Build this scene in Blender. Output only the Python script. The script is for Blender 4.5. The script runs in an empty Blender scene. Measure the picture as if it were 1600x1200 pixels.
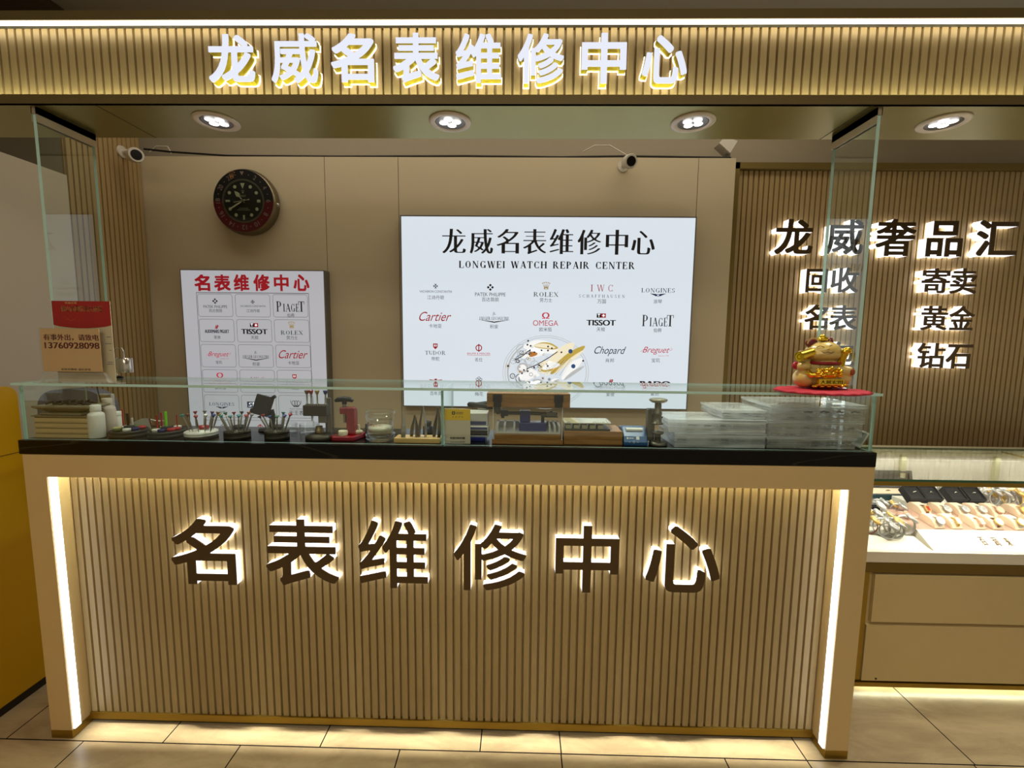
import bpy, math, random
import numpy as np
from mathutils import Vector, Matrix
from mathutils.geometry import tessellate_polygon
random.seed(7)
SC = bpy.context.scene
COL = SC.collection
R = math.radians
PI = math.pi

# ------------------------------------------------------------------ camera model (1600 x 1200 frame)
F = 707.3
CAM = np.array([0.0, 0.0, 1.4])
def _rot(p, r, y):
    B = np.array([[1, 0, 0], [0, 0, -1], [0, 1, 0]], float)
    cy, sy = np.cos(y), np.sin(y); Rz = np.array([[cy, -sy, 0], [sy, cy, 0], [0, 0, 1]])
    cp, sp = np.cos(p), np.sin(p); Rx = np.array([[1, 0, 0], [0, cp, -sp], [0, sp, cp]])
    cr, sr = np.cos(r), np.sin(r); Rr = np.array([[cr, -sr, 0], [sr, cr, 0], [0, 0, 1]])
    return Rr @ Rx @ B @ Rz
RM = _rot(*np.radians([6.038, .5955, -1.0414]))
def W(u, v, y):
    """the point of the plane Y = y that the frame shows at pixel u, v"""
    d = RM.T @ np.array([(u - 800) / F, (v - 600) / F, 1.0]); d = d / d[1]
    p = CAM + d * y
    return float(p[0]), float(p[2])

# ------------------------------------------------------------------ materials
def lin(c):
    c = c / 255.0
    return c / 12.92 if c <= 0.04045 else ((c + 0.055) / 1.055) ** 2.4
def L3(rgb): return tuple(lin(c) for c in rgb)
MATS = {}
def M(name, rgb, rough=.5, metal=0.0, var=.08, scale=25, emis=0.0, ecol=None, bump=0.0, coat=0.0, spec=.5, trans=0.0, stretch=None, alpha=1.0):
    if name in MATS: return MATS[name]
    m = bpy.data.materials.new(name); m.use_nodes = True
    nt = m.node_tree; b = nt.nodes['Principled BSDF']
    c = L3(rgb)
    tc = nt.nodes.new('ShaderNodeTexCoord')
    n = nt.nodes.new('ShaderNodeTexNoise'); n.inputs['Scale'].default_value = scale; n.inputs['Detail'].default_value = 3
    src = tc.outputs['Object']
    if stretch:
        mp = nt.nodes.new('ShaderNodeMapping'); mp.inputs['Scale'].default_value = stretch
        nt.links.new(src, mp.inputs['Vector']); src = mp.outputs['Vector']
    nt.links.new(src, n.inputs['Vector'])
    mx = nt.nodes.new('ShaderNodeMix'); mx.data_type = 'RGBA'
    mx.inputs[6].default_value = (*[v * (1 - var) for v in c], 1)
    mx.inputs[7].default_value = (*[min(1, v * (1 + var)) for v in c], 1)
    nt.links.new(n.outputs['Fac'], mx.inputs[0]); nt.links.new(mx.outputs[2], b.inputs['Base Color'])
    b.inputs['Roughness'].default_value = rough; b.inputs['Metallic'].default_value = metal
    b.inputs['Specular IOR Level'].default_value = spec
    if coat: b.inputs['Coat Weight'].default_value = coat; b.inputs['Coat Roughness'].default_value = .08
    if trans: b.inputs['Transmission Weight'].default_value = trans
    if alpha < 1: b.inputs['Alpha'].default_value = alpha
    if emis:
        b.inputs['Emission Color'].default_value = (*L3(ecol or rgb), 1); b.inputs['Emission Strength'].default_value = emis
    if bump:
        bp = nt.nodes.new('ShaderNodeBump'); bp.inputs['Strength'].default_value = bump; bp.inputs['Distance'].default_value = .001
        n2 = nt.nodes.new('ShaderNodeTexNoise'); n2.inputs['Scale'].default_value = scale * 8
        nt.links.new(src, n2.inputs['Vector'])
        nt.links.new(n2.outputs['Fac'], bp.inputs['Height']); nt.links.new(bp.outputs['Normal'], b.inputs['Normal'])
    MATS[name] = m
    return m

def glass(name, tint=(.93, .97, .95), ior=1.45, haze=0.0, hazecol=(.8, .85, .85)):
    if name in MATS: return MATS[name]
    m = bpy.data.materials.new(name); m.use_nodes = True; nt = m.node_tree; nt.nodes.clear()
    out = nt.nodes.new('ShaderNodeOutputMaterial')
    t = nt.nodes.new('ShaderNodeBsdfTransparent'); t.inputs[0].default_value = (*tint, 1)
    g = nt.nodes.new('ShaderNodeBsdfGlossy'); g.inputs['Roughness'].default_value = .01; g.inputs[0].default_value = (.95, .97, .96, 1)
    fr = nt.nodes.new('ShaderNodeFresnel')
    ge = nt.nodes.new('ShaderNodeNewGeometry'); mr = nt.nodes.new('ShaderNodeMapRange')
    mr.inputs['To Min'].default_value = ior; mr.inputs['To Max'].default_value = 1 / ior
    nt.links.new(ge.outputs['Backfacing'], mr.inputs['Value']); nt.links.new(mr.outputs['Result'], fr.inputs[0])
    mx = nt.nodes.new('ShaderNodeMixShader')
    nt.links.new(fr.outputs[0], mx.inputs[0])
    first = t
    if haze:
        d = nt.nodes.new('ShaderNodeBsdfDiffuse'); d.inputs[0].default_value = (*hazecol, 1)
        ns = nt.nodes.new('ShaderNodeTexNoise'); ns.inputs['Scale'].default_value = 2.5; ns.inputs['Detail'].default_value = 0
        ml = nt.nodes.new('ShaderNodeMath'); ml.operation = 'MULTIPLY'; ml.inputs[1].default_value = haze * 2
        nt.links.new(ns.outputs['Fac'], ml.inputs[0])
        m2 = nt.nodes.new('ShaderNodeMixShader'); nt.links.new(ml.outputs[0], m2.inputs[0])
        nt.links.new(t.outputs[0], m2.inputs[1]); nt.links.new(d.outputs[0], m2.inputs[2]); first = m2
    nt.links.new(first.outputs[0], mx.inputs[1]); nt.links.new(g.outputs[0], mx.inputs[2])
    nt.links.new(mx.outputs[0], out.inputs[0])
    MATS[name] = m
    return m

def wood(name, c1, c2, rough=.45, axis=(1, 12, 12), coat=.2):
    m = bpy.data.materials.new(name); m.use_nodes = True; nt = m.node_tree; b = nt.nodes['Principled BSDF']
    tc = nt.nodes.new('ShaderNodeTexCoord'); mp = nt.nodes.new('ShaderNodeMapping'); mp.inputs['Scale'].default_value = axis
    n = nt.nodes.new('ShaderNodeTexNoise'); n.inputs['Scale'].default_value = 9; n.inputs['Detail'].default_value = 8; n.inputs['Distortion'].default_value = .6
    cr = nt.nodes.new('ShaderNodeValToRGB'); cr.color_ramp.elements[0].position = .3; cr.color_ramp.elements[1].position = .72
    cr.color_ramp.elements[0].color = (*L3(c1), 1); cr.color_ramp.elements[1].color = (*L3(c2), 1)
    nt.links.new(tc.outputs['Object'], mp.inputs[0]); nt.links.new(mp.outputs[0], n.inputs[0]); nt.links.new(n.outputs['Fac'], cr.inputs[0])
    nt.links.new(cr.outputs[0], b.inputs['Base Color']); b.inputs['Roughness'].default_value = rough; b.inputs['Coat Weight'].default_value = coat
    MATS[name] = m
    return m

def marble_black():
    m = bpy.data.materials.new('black_marble'); m.use_nodes = True; nt = m.node_tree; b = nt.nodes['Principled BSDF']
    tc = nt.nodes.new('ShaderNodeTexCoord'); mp = nt.nodes.new('ShaderNodeMapping'); mp.inputs['Rotation'].default_value = (0, .45, .2); mp.inputs['Scale'].default_value = (.3, 1.2, 2.2)
    n = nt.nodes.new('ShaderNodeTexNoise'); n.inputs['Scale'].default_value = 1.6; n.inputs['Detail'].default_value = 3; n.inputs['Distortion'].default_value = .2
    cr = nt.nodes.new('ShaderNodeValToRGB')
    e = cr.color_ramp.elements; e[0].position = .4985; e[0].color = (.003, .0025, .002, 1); e[1].position = .5; e[1].color = (.022, .018, .012, 1)
    x = e.new(.5015); x.color = (.003, .0025, .002, 1)
    nt.links.new(tc.outputs['Object'], mp.inputs[0]); nt.links.new(mp.outputs[0], n.inputs[0]); nt.links.new(n.outputs['Fac'], cr.inputs[0])
    nt.links.new(cr.outputs[0], b.inputs['Base Color']); b.inputs['Roughness'].default_value = .22; b.inputs['Specular IOR Level'].default_value = .3
    MATS['black_marble'] = m
    return m

def tile_mat():
    m = bpy.data.materials.new('floor_tile'); m.use_nodes = True; nt = m.node_tree; b = nt.nodes['Principled BSDF']
    tc = nt.nodes.new('ShaderNodeTexCoord')
    mp = nt.nodes.new('ShaderNodeMapping'); mp.inputs['Rotation'].default_value = (0, 0, .6); mp.inputs['Scale'].default_value = (1, 3.2, 1)
    n = nt.nodes.new('ShaderNodeTexNoise'); n.inputs['Scale'].default_value = 3.5; n.inputs['Detail'].default_value = 9; n.inputs['Distortion'].default_value = .7; n.inputs['Roughness'].default_value = .65
    cr = nt.nodes.new('ShaderNodeValToRGB'); cr.color_ramp.elements[0].position = .36; cr.color_ramp.elements[1].position = .6
    cr.color_ramp.elements[0].color = (*L3((166, 146, 112)), 1); cr.color_ramp.elements[1].color = (*L3((192, 172, 134)), 1)
    n2 = nt.nodes.new('ShaderNodeTexNoise'); n2.inputs['Scale'].default_value = 90; n2.inputs['Detail'].default_value = 2
    mx = nt.nodes.new('ShaderNodeMix'); mx.data_type = 'RGBA'; mx.blend_type = 'MULTIPLY'; mx.inputs[0].default_value = .12
    nt.links.new(tc.outputs['Object'], mp.inputs[0]); nt.links.new(mp.outputs[0], n.inputs[0]); nt.links.new(tc.outputs['Object'], n2.inputs[0])
    nt.links.new(n.outputs['Fac'], cr.inputs[0]); nt.links.new(cr.outputs[0], mx.inputs[6]); nt.links.new(n2.outputs['Color'], mx.inputs[7])
    nt.links.new(mx.outputs[2], b.inputs['Base Color']); b.inputs['Roughness'].default_value = .28; b.inputs['Specular IOR Level'].default_value = .4
    MATS['floor_tile'] = m
    return m

# ------------------------------------------------------------------ mesh builder
def tess_groups(cs):
    """fill outlines that may hold several separate shapes, each with holes"""
    A = [sum(c[i - 1].x * c[i].y - c[i].x * c[i - 1].y for i in range(len(c))) for c in cs]
    if len(cs) == 1: return [tuple(t) for t in tessellate_polygon(cs)]
    sg = 1 if A[max(range(len(cs)), key=lambda i: abs(A[i]))] > 0 else -1
    base = [0]
    for c in cs: base.append(base[-1] + len(c))
    outer = [i for i in range(len(cs)) if A[i] * sg > 0]
    def inside(p, c):
        k = False
        for i in range(len(c)):
            a, b = c[i - 1], c[i]
            if (a.y > p.y) != (b.y > p.y) and p.x < (b.x - a.x) * (p.y - a.y) / (b.y - a.y) + a.x: k = not k
        return k
    grp = {i: [] for i in outer}
    for h in range(len(cs)):
        if h in grp: continue
        own = [i for i in outer if inside(cs[h][0], cs[i])]
        if own: grp[min(own, key=lambda i: abs(A[i]))].append(h)
    out = []
    for i, hs in grp.items():
        idx = [i] + hs; mp = [base[k] + j for k in idx for j in range(len(cs[k]))]
        out += [tuple(mp[q] for q in t) for t in tessellate_polygon([cs[k] for k in idx])]
    return out
class MB:
    def __init__(s, off=(0, 0, 0)):
        s.v = []; s.f = []; s.m = []; s.s = []; s.X = None
    def add(s, vs, fs, m=0, sm=False):
        b = len(s.v)
        if s.X is not None: vs = [tuple(s.X @ Vector(p)) for p in vs]
        s.v.extend([tuple(map(float, p)) for p in vs])
        for f in fs: s.f.append([b + i for i in f]); s.m.append(m); s.s.append(sm)
        return s
    def box(s, x0, x1, y0, y1, z0, z1, m=0):
        return s.add([(x0, y0, z0), (x1, y0, z0), (x1, y1, z0), (x0, y1, z0), (x0, y0, z1), (x1, y0, z1), (x1, y1, z1), (x0, y1, z1)],
                     [(0, 3, 2, 1), (4, 5, 6, 7), (0, 1, 5, 4), (1, 2, 6, 5), (2, 3, 7, 6), (3, 0, 4, 7)], m)
    def cbox(s, cx, cy, z0, w, d, h, m=0): return s.box(cx - w / 2, cx + w / 2, cy - d / 2, cy + d / 2, z0, z0 + h, m)
    def cyl(s, p0, p1, r0, r1=None, n=16, m=0, sm=True):
        r1 = r0 if r1 is None else r1
        p0 = Vector(p0); p1 = Vector(p1); d = (p1 - p0).normalized()
        a = Vector((0, 0, 1)) if abs(d.z) < .9 else Vector((1, 0, 0))
        u = d.cross(a).normalized(); w = d.cross(u)
        vs = []
        for p, r in ((p0, r0), (p1, r1)):
            for i in range(n):
                t = 2 * PI * i / n; vs.append(p + (u * math.cos(t) + w * math.sin(t)) * r)
        s.add(vs, [(i, n + i, n + (i + 1) % n, (i + 1) % n) for i in range(n)], m, sm)
        s.add(vs, [tuple(range(n))], m); s.add(vs, [tuple(range(2 * n - 1, n - 1, -1))], m)
        return s
    def tube(s, pts, r, n=8, m=0):
        pts = [Vector(p) for p in pts]; vs = []; k = len(pts); up = None
        for i, p in enumerate(pts):
            d = (pts[min(i + 1, k - 1)] - pts[max(i - 1, 0)]).normalized()
            if up is None:
                a = Vector((0, 0, 1)) if abs(d.z) < .9 else Vector((1, 0, 0)); up = d.cross(a).normalized()
            up = (up - d * up.dot(d)).normalized(); w = d.cross(up)
            rr = r[i] if isinstance(r, (list, tuple)) else r
            for j in range(n):
                t = 2 * PI * j / n; vs.append(p + (up * math.cos(t) + w * math.sin(t)) * rr)
        fs = []
        for i in range(k - 1):
            for j in range(n):
                a = i * n + j; b = i * n + (j + 1) % n; fs.append((a, b, b + n, a + n))
        s.add(vs, fs, m, True); s.add(vs, [tuple(range(n - 1, -1, -1)), tuple(range((k - 1) * n, k * n))], m)
        return s
    def lathe(s, prof, c=(0, 0, 0), n=32, m=0, sx=1, sy=1, sm=True, axis='z'):
        vs = []
        for r, z in prof:
            for i in range(n):
                t = 2 * PI * i / n; a, b = r * math.cos(t) * sx, r * math.sin(t) * sy
                if axis == 'z': vs.append((c[0] + a, c[1] + b, c[2] + z))
                elif axis == 'y': vs.append((c[0] + a, c[1] + z, c[2] - b))
                else: vs.append((c[0] + z, c[1] + a, c[2] + b))
        fs = []
        for k in range(len(prof) - 1):
            for i in range(n):
                a = k * n + i; b = k * n + (i + 1) % n; fs.append((a, b, b + n, a + n))
        s.add(vs, fs, m, sm)
        if prof[0][0] > 1e-6: s.add(vs, [tuple(range(n - 1, -1, -1))], m)
        if prof[-1][0] > 1e-6: s.add(vs, [tuple(range((len(prof) - 1) * n, len(prof) * n))], m)
        return s
    def ell(s, c, r, m=0, n=16, k=10):
        prof = [(max(1e-7, math.sin(PI * i / k)), -math.cos(PI * i / k)) for i in range(k + 1)]
        vs = []
        for a, z in prof:
            for i in range(n):
                t = 2 * PI * i / n; vs.append((c[0] + r[0] * a * math.cos(t), c[1] + r[1] * a * math.sin(t), c[2] + r[2] * z))
        fs = []
        for q in range(k):
            for i in range(n):
                a = q * n + i; b = q * n + (i + 1) % n; fs.append((a, b, b + n, a + n))
        return s.add(vs, fs, m, True)
    def poly(s, contours, y0, y1=None, m=0, side=None, back=True, front=True):
        """x,z contours filled on the plane Y=y0 facing the viewer; extruded back to y1"""
        side = m if side is None else side
        cs = [[Vector((p[0], p[1], 0)) for p in c] for c in contours]
        flat = [p for c in cs for p in c]
        tris = tess_groups(cs)
        def up(t):
            a, b, c = (flat[i] for i in t)
            return (b.x - a.x) * (c.y - a.y) - (b.y - a.y) * (c.x - a.x) > 0
        tris = [t if up(t) else t[::-1] for t in tris]
        if front: s.add([(p.x, y0, p.y) for p in flat], tris, m)
        if y1 is not None:
            if back: s.add([(p.x, y1, p.y) for p in flat], [t[::-1] for t in tris], side)
            for c in cs:
                n = len(c); vs = [(p.x, y0, p.y) for p in c] + [(p.x, y1, p.y) for p in c]
                s.add(vs, [(i, (i + 1) % n, n + (i + 1) % n, n + i) for i in range(n)], side)
        return s
    def disc(s, x, z, r, y, m=0, rz=None, n=20, y1=None):
        rz = rz or r
        return s.poly([[(x + r * math.cos(2 * PI * i / n), z + rz * math.sin(2 * PI * i / n)) for i in range(n)]], y, y1, m)
    def ring(s, x, z, r0, r1, y, m=0, n=32, a0=0, a1=2 * PI, k=1.0):
        vs = []
        for i in range(n + 1):
            t = a0 + (a1 - a0) * i / n
            vs += [(x + r0 * math.cos(t), y, z + r0 * k * math.sin(t)), (x + r1 * math.cos(t), y, z + r1 * k * math.sin(t))]
        return s.add(vs, [(2 * i, 2 * i + 1, 2 * i + 3, 2 * i + 2) for i in range(n)], m)
    def line(s, pts, w, y, m=0):
        """flat ribbon in the XZ plane"""
        k = len(pts); vs = []
        for i, p in enumerate(pts):
            a = pts[max(0, i - 1)]; b = pts[min(k - 1, i + 1)]
            dx, dz = b[0] - a[0], b[1] - a[1]; l = math.hypot(dx, dz) or 1
            ww = w[i] if isinstance(w, (list, tuple)) else w
            nx, nz = -dz / l * ww / 2, dx / l * ww / 2
            vs += [(p[0] - nx, y, p[1] - nz), (p[0] + nx, y, p[1] + nz)]
        return s.add(vs, [(2 * i, 2 * i + 2, 2 * i + 3, 2 * i + 1) for i in range(k - 1)], m)
    def build(s, name, mats, parent=None, bevel=0.0, seg=2, fix=False):
        me = bpy.data.meshes.new(name)
        off = (0, 0, 0)
        root = parent
        while root is not None and root.parent is not None: root = root.parent
        if root is not None: off = root.location
        vs = [(p[0] - off[0], p[1] - off[1], p[2] - off[2]) for p in s.v]
        me.from_pydata(vs, [], s.f)
        mats = mats if isinstance(mats, (list, tuple)) else [mats]
        for mm in mats: me.materials.append(mm)
        me.polygons.foreach_set('material_index', s.m); me.polygons.foreach_set('use_smooth', s.s)
        me.update()
        o = bpy.data.objects.new(name, me); COL.objects.link(o)
        if parent is not None: o.parent = parent
        if bevel:
            b = o.modifiers.new('Bevel', 'BEVEL'); b.width = bevel; b.segments = seg; b.limit_method = 'ANGLE'; b.angle_limit = R(40)
        return o

def thing(name, label, cat, loc, group=None):
    o = bpy.data.objects.new(name, None); COL.objects.link(o); o.location = loc; o.empty_display_size = .02
    o['label'] = label; o['category'] = cat
    if group: o['group'] = group
    return o
def tag(o, label, cat, group=None, kind=None):
    o['label'] = label; o['category'] = cat
    if group: o['group'] = group
    if kind: o['kind'] = kind
    return o
def struct(o, label=None):
    o['kind'] = 'structure'
    if label: o['label'] = label
    return o
def dup(root, loc, rot=None, label=None, group=None, scale=None):
    r = root.copy(); COL.objects.link(r); r.location = loc
    if rot is not None: r.rotation_euler = rot
    if scale is not None: r.scale = (scale, scale, scale)
    if label: r['label'] = label
    if group: r['group'] = group
    for ch in list(root.children):
        c = ch.copy(); COL.objects.link(c); c.parent = r
        for g in list(ch.children):
            d = g.copy(); COL.objects.link(d); d.parent = c
    return r
def world_parent(o): return o

# ------------------------------------------------------------------ lettering
_TC = {}
def text_tris(s):
    if s in _TC: return _TC[s]
    cu = bpy.data.curves.new('lettering', 'FONT'); cu.body = s; cu.resolution_u = 6
    o = bpy.data.objects.new('lettering', cu); COL.objects.link(o)
    dg = bpy.context.evaluated_depsgraph_get()
    me = bpy.data.meshes.new_from_object(o.evaluated_get(dg))
    me.calc_loop_triangles()
    v = np.array([(p.co.x, p.co.y) for p in me.vertices]) if len(me.vertices) else np.zeros((0, 2))
    t = [tuple(x.vertices) for x in me.loop_triangles]
    bpy.data.objects.remove(o); bpy.data.curves.remove(cu); bpy.data.meshes.remove(me)
    _TC[s] = (v, t)
    return _TC[s]
def txt(mb, s, box, y, m=0, shear=0.0, bold=0.0, keep=False):
    """ink of the text s fitted into box (x0, z0, x1, z1) on the plane Y=y"""
    v, t = text_tris(s)
    if not len(v): return
    v = v.copy(); v[:, 0] += shear * v[:, 1]
    a = v.min(0); b = v.max(0); x0, z0, x1, z1 = box
    sx = (x1 - x0) / (b[0] - a[0]); sz = (z1 - z0) / (b[1] - a[1])
    if keep: sx = sz = min(sx, sz)
    cx, cz = (x0 + x1) / 2, (z0 + z1) / 2; mid = (a + b) / 2
    for dx in ((0,) if not bold else (-bold, 0, bold)):
        P = [(cx + (p[0] - mid[0]) * sx + dx, y - abs(dx) * .02, cz + (p[1] - mid[1]) * sz) for p in v]
        mb.add(P, t, m)
RES = 190
def glyph_grid(ch):
    v, t = text_tris(ch)
    a = v.min(0); b = v.max(0); c = (a + b) / 2
    n = int(RES * 1.5); g = np.zeros((n, n), bool)
    q = (v - c) * RES + n / 2
    for tr in t:
        P = q[list(tr)]
        lo = np.maximum(np.floor(P.min(0)).astype(int), 0); hi = np.minimum(np.ceil(P.max(0)).astype(int) + 1, n)
        if (hi <= lo).any(): continue
        X, Y = np.meshgrid(np.arange(lo[0], hi[0]) + .5, np.arange(lo[1], hi[1]) + .5)
        ok1 = np.ones(X.shape, bool); ok2 = ok1.copy()
        for i in range(3):
            x0, y0 = P[i]; x1, y1 = P[(i + 1) % 3]
            e = (x1 - x0) * (Y - y0) - (y1 - y0) * (X - x0)
            ok1 &= e >= -1e-6; ok2 &= e <= 1e-6
        g[lo[1]:hi[1], lo[0]:hi[0]] |= ok1 | ok2
    return g, c, n
def shift_or(g, offs):
    out = np.zeros_like(g)
    n = g.shape[0]
    for dy, dx in offs:
        ys, yd = (slice(0, n - dy), slice(dy, n)) if dy >= 0 else (slice(-dy, n), slice(0, n + dy))
        xs, xd = (slice(0, n - dx), slice(dx, n)) if dx >= 0 else (slice(-dx, n), slice(0, n + dx))
        out[yd, xd] |= g[ys, xs]
    return out
def sharpen(q):
    """turn the small cut that rasterising leaves at a corner back into the corner"""
    n = len(q); out = []; skip = set()
    if n < 4: return q
    L = lambda a, b: math.hypot(a[0] - b[0], a[1] - b[1])
    i = 0; used = [False] * n; rep = {}
    for i in range(n):
        a, b, c, d = q[i - 1], q[i], q[(i + 1) % n], q[(i + 2) % n]
        if used[i] or used[(i + 1) % n]: continue
        if L(b, c) < 2.7 and L(a, b) > 3.2 and L(c, d) > 3.2:
            x1, y1, x2, y2 = b[0] - a[0], b[1] - a[1], d[0] - c[0], d[1] - c[1]; den = x1 * y2 - y1 * x2
            if abs(den) < 1e-6: continue
            t = ((c[0] - a[0]) * y2 - (c[1] - a[1]) * x2) / den; p = (a[0] + x1 * t, a[1] + y1 * t)
            if L(p, b) < 3.2 and L(p, c) < 3.2: rep[i] = p; used[i] = used[(i + 1) % n] = True; skip.add((i + 1) % n)
    return [rep.get(i, q[i]) for i in range(n) if i not in skip]
_GC = {}
def glyph(ch, mode='bold', r=4.2):
    """clean outlines of a heavy ('bold') or thick/thin ('song') version of a character, in em units about its centre"""
    key = (ch, mode, r)
    if key in _GC: return _GC[key]
    g, c, n = glyph_grid(ch)
    r = r * RES / 150.0; k = int(math.ceil(r))
    if mode == 'bold':
        offs = [(dy, dx) for dy in range(-k, k + 1) for dx in range(-k, k + 1) if max(abs(dx), abs(dy)) <= r and math.hypot(dx, dy) <= r * 1.42]
        g = shift_or(g, offs)
    else:
        e = 3
        g = ~shift_or(~g, [(d, 0) for d in range(-e, e + 1)])
        g = shift_or(g, [(0, d) for d in range(-k, k + 1)])
    f = g.astype(float)
    for _ in range(1):
        f = (f + np.roll(f, 1, 0) + np.roll(f, -1, 0)) / 3; f = (f + np.roll(f, 1, 1) + np.roll(f, -1, 1)) / 3
    # marching squares
    L = .5; segs = {}
    def ip(a, b): return (L - a) / (b - a)
    ii, jj = np.where((f[:-1, :-1] > L) | (f[1:, :-1] > L) | (f[:-1, 1:] > L) | (f[1:, 1:] > L))
    for i, j in zip(ii.tolist(), jj.tolist()):
        a, b, c_, d = f[i, j], f[i, j + 1], f[i + 1, j + 1], f[i + 1, j]
        code = (a > L) | (b > L) << 1 | (c_ > L) << 2 | (d > L) << 3
        if code in (0, 15): continue
        E0 = ('h', i, j); E1 = ('v', i, j + 1); E2 = ('h', i + 1, j); E3 = ('v', i, j)
        T = {1: [(E3, E0)], 2: [(E0, E1)], 3: [(E3, E1)], 4: [(E1, E2)], 5: [(E3, E2), (E1, E0)], 6: [(E0, E2)], 7: [(E3, E2)],
             8: [(E2, E3)], 9: [(E2, E0)], 10: [(E0, E3), (E2, E1)], 11: [(E2, E1)], 12: [(E1, E3)], 13: [(E1, E0)], 14: [(E0, E3)]}[int(code)]
        for s0, s1 in T: segs[s0] = s1
    def pos(e):
        t, i, j = e
        if t == 'h': return (j + ip(f[i, j], f[i, j + 1]), i)
        return (j, i + ip(f[i, j], f[i + 1, j]))
    out = []
    while segs:
        s0 = next(iter(segs)); cur = s0; loop = []
        while cur in segs:
            loop.append(pos(cur)); cur = segs.pop(cur)
        if len(loop) > 8: out.append(loop)
    def dp(pts, eps):
        if len(pts) < 3: return pts
        a, b = np.array(pts[0]), np.array(pts[-1]); ab = b - a; l = np.hypot(*ab)
        P = np.array(pts[1:-1])
        d = np.abs(ab[0] * (P[:, 1] - a[1]) - ab[1] * (P[:, 0] - a[0])) / l if l > 1e-9 else np.hypot(*(P - a).T)
        i = int(d.argmax())
        if d[i] < eps: return [pts[0], pts[-1]]
        return dp(pts[:i + 2], eps)[:-1] + dp(pts[i + 1:], eps)
    res = []
    for l in out:
        h = len(l) // 2
        q = dp(l[:h + 1], .35)[:-1] + dp(l[h:] + [l[0]], .35)[:-1]
        q = sharpen(q)
        if len(q) >= 3: res.append([((p[0] + .5 - n / 2) / RES, (p[1] + .5 - n / 2) / RES) for p in q])
    _GC[key] = res
    return res
def fit(contours, box):
    xs = [p[0] for c in contours for p in c]; zs = [p[1] for c in contours for p in c]
    x0, z0, x1, z1 = box; ax, bx, az, bz = min(xs), max(xs), min(zs), max(zs)
    return [[(x0 + (p[0] - ax) / (bx - ax) * (x1 - x0), z0 + (p[1] - az) / (bz - az) * (z1 - z0)) for p in c] for c in contours]
def grow(contours, d):
    """scale-free thin outline growth: move each vertex along its normal"""
    out = []
    for c in contours:
        n = len(c); q = []
        for i in range(n):
            a, b = c[i - 1], c[(i + 1) % n]; dx, dz = b[0] - a[0], b[1] - a[1]; l = math.hypot(dx, dz) or 1
            q.append((c[i][0] + dz / l * d, c[i][1] - dx / l * d))
        out.append(q)
    return out
def area2(c): return sum(c[i - 1][0] * c[i][1] - c[i][0] * c[i - 1][1] for i in range(len(c)))
def pxbox(u0, v0, u1, v1, y):
    a = W(u0, (v0 + v1) / 2, y); b = W(u1, (v0 + v1) / 2, y); t = W((u0 + u1) / 2, v0, y); c = W((u0 + u1) / 2, v1, y)
    return (a[0], c[1], b[0], t[1])

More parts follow.
